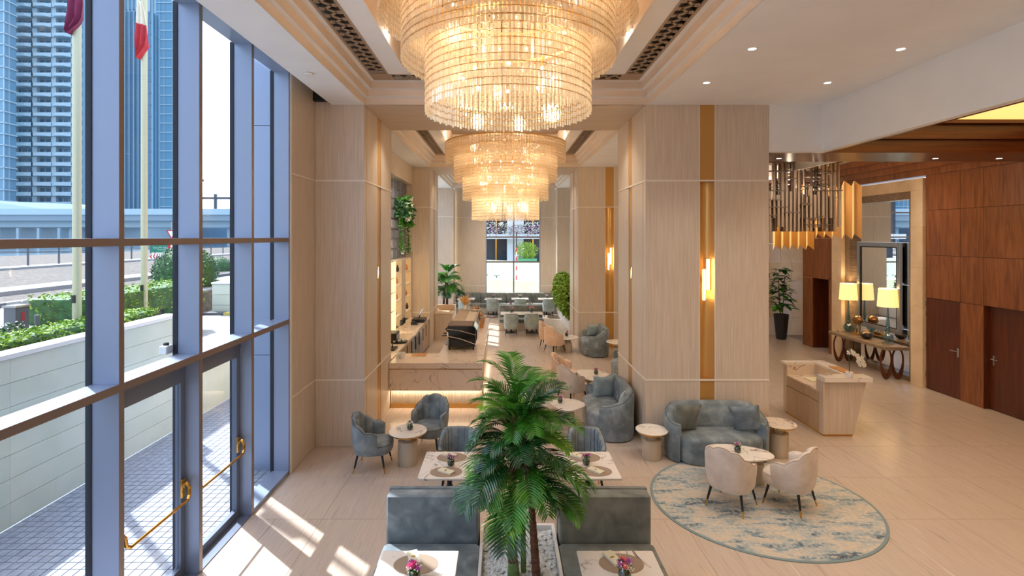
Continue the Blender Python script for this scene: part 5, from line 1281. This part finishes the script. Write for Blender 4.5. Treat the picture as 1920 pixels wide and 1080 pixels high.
# back counter
BK = thing('back_counter', 'marble topped back bar counter with under-counter fridges', 'counter', (-2.74, 11.2, 0))
MB().box(-.33, .33, 0, 5.8, .95, 1.0).build('countertop', 'marble_warm', BK); MB().box(-.33, .28, 0, 5.8, .08, .95).build('carcass', 'steel', BK)
for k in range(9):
    m_ = ('oak_dark', 'oak_dark', 'oak_dark', 'oak_dark', 'black_gloss', 'black_gloss', 'steel', 'oak_dark', 'oak_dark')[k]
    d_ = MB().box(.28, .30, .03+k*.64, .64+k*.64, .12, .92).build('door', m_, BK)
    MB().box(.30, .32, .06+k*.64, .09+k*.64, .5, .86).build('handle', 'steel', d_)
# shelving
SH = thing('display_shelf', 'tall cream shelving wall with warmly lit open niches behind the bar', 'shelf', (-3.27, 11.2, 1.0))
def shf(y0, y1, z0, z1, mat='oak', nm='shelf_panel', d0=0, d1=.27): return MB().box(d0, d1, y0, y1, z0, z1).build(nm, mat, SH)
MB().box(0, .012, 0, 5.8, 0, 2.0).build('lit_back', 'shelf_light', SH)
shf(0, 5.8, 1.96, 2.0, 'white_line', 'top'); shf(4.1, 4.75, 0, 1.96, 'oak', 'pilaster'); shf(5.7, 5.8, 0, 1.96, 'oak', 'pilaster')
for y in (.7, 1.6, 2.5, 3.3): shf(y, y+.03, 0, 1.96, 'white_line', 'upright')
for a, b, zs in ((0, .7, (.5, 1.2)), (.73, 1.6, (.4, .9, 1.5)), (1.63, 2.5, (.3, 1.0, 1.6)), (2.53, 3.3, (.6, 1.1, 1.5)), (3.33, 4.1, (.35, .8, 1.25, 1.6)), (4.75, 5.7, (.3, .75, 1.15, 1.55))):
    for z in zs: shf(a, b, z, z+.025, 'white_line', 'shelf_board', 0.012)
lamp('shelf_glow', 'AREA', (-2.9, 14.2, 2.4), 14, WARM, 5.0, (0, R(-90), R(90)), .5)
rg = random.Random(17)
for k in range(12):
    y = 13.75+k*.27; z = 1.0+(1.275, .825, 1.625, .375)[k % 4] if 14.53 < y < 15.3 else 1.0+(.775, 1.175, .325, 1.575)[k % 4]
    y = (14.65, 14.85, 15.05, 15.2, 14.7, 15.0, 16.05, 16.2, 16.5, 16.7, 16.3, 16.6)[k]
    z = (1.0+.8251, 1.0+.3751, 1.0+1.2751, 1.0+1.6251, 1.0+1.2751, 1.0+.8251, 1.0+.3251, 1.0+1.1751, 1.0+.7751, 1.0+.3251, 1.0+.7751, 1.0+1.5751)[k]
    o = MB().lathe([(.03, 0), (.05, .05), (.045, .12), (.02, .16), (.02, .2)], n=14).build('shelf_jar', ('ceramic_dark', 'globe_bronze', 'tan_box')[k % 3], smooth=True, loc=(-3.1, y, z))
    tag(o, 'small '+('dark', 'bronze', 'tan')[k % 3]+' jar in the '+('nearer' if y < 15.5 else 'farther')+' lit niches, '+('top row', 'upper row', 'middle row', 'bottom row')[sorted((4, 1, 2, 3)[:0]) and 0 or (0 if z > 2.4 else 1 if z > 2.0 else 2 if z > 1.6 else 3)]+' of the shelves', 'jar', ('dark', 'bronze', 'tan')[k % 3]+' jars on the lit shelves')
t_ = thing('till_terminal', 'black point of sale terminal with tilted screen on the back counter', 'till', (-2.62, 16.2, 1.0))
MB().bbox(-.2, .2, -.25, .25, 0, .10, .01).build('cash_drawer', 'black', t_); MB().tube([(0, 0, .1), (0, 0, .22)], .03, 8).build('stand', 'steel', t_)
MB().loft([[(x, y, z) for x, z in ((-.02, .18), (.12, .42), (.10, .43), (-.04, .19))] for y in (-.17, .17)]).build('monitor', 'steel', t_); MB().loft([[(x, y, z) for x, z in ((-.012, .20), (.11, .41), (.114, .405), (-.008, .195))] for y in (-.15, .15)]).build('screen', 'screen', t_)
t_ = thing('desk_phone', 'black desk telephone beside the till', 'phone', (-2.66, 15.6, 1.0)); MB().loft([[(x, y, z) for x, z in ((-.1, 0), (.1, 0), (.1, .02), (-.1, .1))] for y in (-.09, .09)]).build('body', 'black', t_); MB().tube([(-.08, -.07, .11), (.06, -.07, .06)], .02, 8).build('handset', 'black', t_)
for k in range(3): tag(MB().bbox(-.03, .03, -.05, .05, 0, .16, .01).build('card_terminal', 'black', loc=(-2.9, 14.75+k*.22, 1.12)), 'small black terminal on the shelf pilaster, '+('near', 'middle', 'far')[k], 'terminal')
t_ = thing('toaster_oven', 'small black and steel oven on the back counter', 'oven', (-2.82, 13.1, 1.0)); MB().bbox(-.16, .16, -.22, .22, .01, .24, .01).build('body', 'black', t_); MB().box(.16, .165, -.18, .18, .04, .21).build('door_glass', 'black_gloss', t_); MB().tube([(.18, -.15, .2), (.18, .15, .2)], .007, 6).build('handle', 'chrome', t_)
t_ = thing('serving_tray', 'round dark tray of white cups on the back counter', 'tray', (-2.62, 13.0, 1.0)); MB().lathe([(.2, 0), (.23, .01), (.24, .025), (.225, .02), (.2, .008)], n=28).build('tray', 'black', t_, True)
cup0 = None
for k in range(8):
    a = k*.8; rr = .13 if k < 6 else .03; mb = MB().lathe([(.02, 0), (.038, .02), (.045, .055), (.04, .055), (.03, .02)], n=14)
    tag(mb.build('coffee_cup', 'white_gloss', smooth=True, loc=(-2.62+rr*math.cos(a), 13.0+rr*math.sin(a), 1.01)), ('white coffee cup in the outer ring on the round dark tray' if k < 6 else 'white coffee cup in the centre of the round dark tray'), 'cup', 'white cups on the tray')
t_ = thing('counter_sink', 'dark rectangular tray set on the near back counter', 'tray', (-2.68, 12.2, 1.0)); MB().bbox(-.16, .16, -.2, .2, 0, .03, .008).build('tray', 'black', t_)
for k in range(4): MB().cyl((-.07+.05*k, 0), .012, .03, .12, 8).build('tamper', 'black', t_)
for k in range(6): tag(MB().lathe([(.035, 0), (.04, .09), (.042, .1), (.036, .1), (.032, .01)], n=14).build('paper_cup', 'white', smooth=True, loc=(-2.3+.09*(k % 2), 11.3+.1*(k//2), .986)), 'white cup at the left corner of the front bar top', 'cup', 'white cups at the bar corner')
# cabinet at the second column
t_ = thing('service_cabinet', 'waist high oak service cabinet against the second left column', 'cabinet', (-2.10, 18.35, 0))
MB().box(-.3, .3, 0, 1.0, 0, .90).build('body', 'oak', t_); MB().box(-.3, .3, .90, 1.0, .90, 1.12).build('upstand', 'oak_dark', t_)
for k in range(2): d_ = MB().box(.3, .32, .02+k*.5, .48+k*.5, .02, .70).build('door', 'white_line', t_)
MB().box(.3, .32, .02, .98, .72, .88).build('drawer', 'white_line', t_); MB().box(-.31, .33, -.01, 1.0, .90, .92).build('top', 'oak_dark', t_)
# relief wall above the shelf
RW = shell('wall_bar')
MB().box(-3.27, -3.2, 11.2, 17.05, 3.0, 5.35).build('backing', 'relief_grey', RW)
rg = random.Random(4)
for i in range(16):
    for k in range(8):
        y = 11.25+i*.36+(.0 if k % 2 else .05); z = 3.02+k*.29; d = rg.choice((.04, .07, .10))
        MB().add([(-3.2, y, z), (-3.2, y+.30, z), (-3.2, y+.30, z+.27), (-3.2, y, z+.27), (-3.2+d, y, z+.03), (-3.2+d*.3, y+.30, z+.03), (-3.2+d*.3, y+.30, z+.24), (-3.2+d, y, z+.24)], [(4, 5, 6, 7), (0, 1, 5, 4), (1, 2, 6, 5), (2, 3, 7, 6), (3, 0, 4, 7)]).build('relief_tile', 'relief_grey', RW)
MB().box(-3.27, -2.97, 11.15, 17.05, 5.35, ZC).build('header_board', 'oak', RW)
MB().box(-3.27, -2.97, 16.95, 17.05, 3.0, 5.35).build('return_board', 'oak', RW)
t_ = thing('hanging_flowers', 'hanging arrangement of white blossoms and trailing ivy on the grey relief wall', 'flowers', (-2.95, 15.2, 4.25))
for k, (y, z, r_) in enumerate(((-.3, .2, .3), (.1, .35, .3), (.5, .1, .35), (.3, -.1, .25))): leafcloud(MB(), (.05, y, z), (.18, r_, r_*.8), 170, .09, 70+k, True).build('foliage', ('leaf_dark', 'leaf')[k % 2], t_)
for k, (y, z) in enumerate(((.2, .5), (-.2, .2), (.6, -.2), (.0, -.05), (.35, .3))): leafcloud(MB(), (.15, y, z), (.08, .09, .09), 40, .05, 90+k, True).build('blossom', 'petal_white', t_)
for k, (y, ln) in enumerate(((-.35, 1.0), (.75, 1.1))):
    MB().tube([(0.02, y, 0), (.03, y+.03, -ln)], .01, 5).build('vine', 'leaf_dark', t_); leafcloud(MB(), (.03, y, -ln*.55), (.07, .09, ln*.5), 120, .05, 100+k, True).build('vine_leaves', 'leaf', t_)
MB().lathe([(.04, 0), (.06, .1), (.05, .1)], (.05, -.25, -1.1), 12).build('small_pot', 'white', t_, True)

# ------------------------------------------------------------------ crystal chandeliers
cry = MB()
def crystal(mb, x, y, z, h, w_=.026, d=.010, az=0):
    c, s_ = math.cos(az), math.sin(az)
    def P(a, b, zz): return (x+a*c-b*s_, y+a*s_+b*c, zz)
    mb.add([P(-d, -w_/2, z), P(0, -w_/2-.002, z), P(d, 0, z), P(0, w_/2+.002, z)] if False else [P(-d/2, -w_/2, z), P(d/2, -w_/2, z), P(d/2, w_/2, z), P(-d/2, w_/2, z), P(-d/2, -w_/2, z+h), P(d/2, -w_/2, z+h), P(d/2, w_/2, z+h), P(-d/2, w_/2, z+h)],
           [(0, 3, 2, 1), (4, 5, 6, 7), (0, 1, 5, 4), (1, 2, 6, 5), (2, 3, 7, 6), (3, 0, 4, 7)])
def chandelier(label, x, y, tiers, zs, ztop, single, energy):
    t_ = thing('crystal_chandelier', label, 'chandelier', (x, y, zs[0]), 0, None); z0_ = zs[0]
    rh = .078; pitch = .041
    for ti, r_ in enumerate(tiers):
        zb = zs[ti]-z0_; zt = (zs[ti+1]-z0_+.30) if ti+1 < len(zs) else (ztop-z0_)
        rows = int(round((zt-zb)/rh)); n = int(2*PI*r_/pitch)
        if single and ti < 2:
            smb = MB()
            for k in range(rows): crystal(smb, 0, 0, zb+k*rh, rh*.88)
            s0 = smb.build('crystal_strand', 'crystal', t_)
            for q in range(n):
                a = 2*PI*q/n; pos = (r_*math.cos(a), r_*math.sin(a), .012*math.sin(q*2.1))
                if q == 0: s0.location = pos; s0.rotation_euler.z = a
                else: again(s0, pos, t_, a)
        else:
            mb = MB()
            for q in range(n):
                a = 2*PI*q/n
                for k in range(rows): crystal(mb, r_*math.cos(a), r_*math.sin(a), zb+k*rh+.012*math.sin(q*2.1), rh*.88, az=a)
            mb.build('crystal_curtain', 'crystal', t_)['kind'] = 'stuff'
        # inner second curtain for depth
        mb = MB(); ri = r_-.10; n2 = int(n*.55)
        for q in range(n2):
            a = 2*PI*(q+.5)/n2
            for k in range(3, rows): crystal(mb, ri*math.cos(a), ri*math.sin(a), zb+k*rh, rh*.88, az=a)
        mb.build('inner_curtain', 'crystal', t_)['kind'] = 'stuff'
        for k in range(1, rows+1):
            rg_ = MB(); m_ = 72
            rg_.loft([[(( r_+dr)*math.cos(2*PI*j/m_), (r_+dr)*math.sin(2*PI*j/m_), zb+k*rh-.006+dz) for j in range(m_)] for dr, dz in ((-.003, 0), (.0065, 0), (.0065, .005), (-.003, .005), (-.003, 0))], caps=False)
            rg_.build('tie_ring', 'brass', t_)
        fr = MB(); fr.loft([[((r_+dr)*math.cos(2*PI*j/48), (r_+dr)*math.sin(2*PI*j/48), zt+dz) for j in range(48)] for dr, dz in ((-.14, 0), (.012, 0), (.012, .03), (-.14, .03), (-.14, 0))], caps=False).build('frame_ring', 'gold_satin', t_, True)
        nb = 8+ti*4; rb = r_*.55
        for q in range(nb):
            a = 2*PI*(q+.3*ti)/nb; b0 = MB().sphere((0, 0, 0), .022, 10, 8).build('bulb', 'bulb', t_, True, loc=(rb*math.cos(a), rb*math.sin(a), zb+.42))
            MB().cyl((0, 0), .01, .02, .14, 6).build('bulb_holder', 'brass', b0)
        for q in range(4): a = PI/4+q*PI/2; MB().tube([(.1*math.cos(a), .1*math.sin(a), zt+.015), ((r_-.02)*math.cos(a), (r_-.02)*math.sin(a), zt+.015)], .008, 6).build('spoke', 'brass', t_)
        for q in range(3): a = q*2*PI/3+ti; lamp('chandelier_light', 'POINT', (x+rb*math.cos(a), y+rb*math.sin(a), z0_+zb+.40), energy, WARM, .12)
    MB().cyl((0, 0), .02, zs[-1]-z0_, ztop+.9-z0_, 10).build('central_rod', 'brass', t_)
    return t_
chandelier('huge tiered crystal drum chandelier, the nearest one at the top of the picture', .06, 6.05, (.96, 1.23, 1.48), (5.08, 5.66, 6.14), 6.75, True, 12)
chandelier('four tier crystal chandelier hanging lower in the bay behind the nearest one', .07, 14.1, (.913, 1.16, 1.40, 1.63), (4.11, 4.65, 5.17, 5.70), 6.15, False, 15)

# coving lights that wash the coffers, and bare spots added to fill the room, without fittings
for y0, y1 in ((1.2, 9.0), (11.15, 17.05), (19.2, 24.4)):
    for y in ([3, 5, 7] if y0 < 2 else [(y0+y1)/2]):
        for x, s_ in ((-1.5, -1), (1.6, 1)):
            lamp('cove_light', 'POINT', (x, y, 6.42), 4, SOFT, .05)
for y in (.5, 3.0): 
    for x in (3.0, 4.8): lamp('ceiling_fill', 'SPOT', (x, y, ZC-.03), 60, SOFT, .05, spot=110, blend=.9)
for x, y in ((7.0, 6.0), (8.8, 6.0), (7.0, 2.0), (8.8, 2.0), (7.5, 13.5), (9.2, 12.0), (7.5, 16.5), (9.2, 16.0)):
    lamp('lobby_spot', 'SPOT', (x, y, 5.6), 45, SOFT, .08, spot=120, blend=.9)
for x, y in ((-1.9, 10.1), (0, 10.1), (1.9, 10.1), (-1.9, 18.1), (0, 18.1), (1.9, 18.1)):
    lamp('beam_spot', 'SPOT', (x, y, ZC-.02), 60, SOFT, .05, spot=110, blend=.9)
for x, y in ((-1.5, 22), (1.5, 22), (0, 24)):
    lamp('far_bay_fill', 'SPOT', (x, y, 5.9), 190, WARM, .1, spot=120, blend=.9)  # added warm fill for the far end walls
lamp('bar_ceiling_spot', 'SPOT', (-2.2, 14.5, 5.9), 120, SOFT, .1, spot=120, blend=.9)
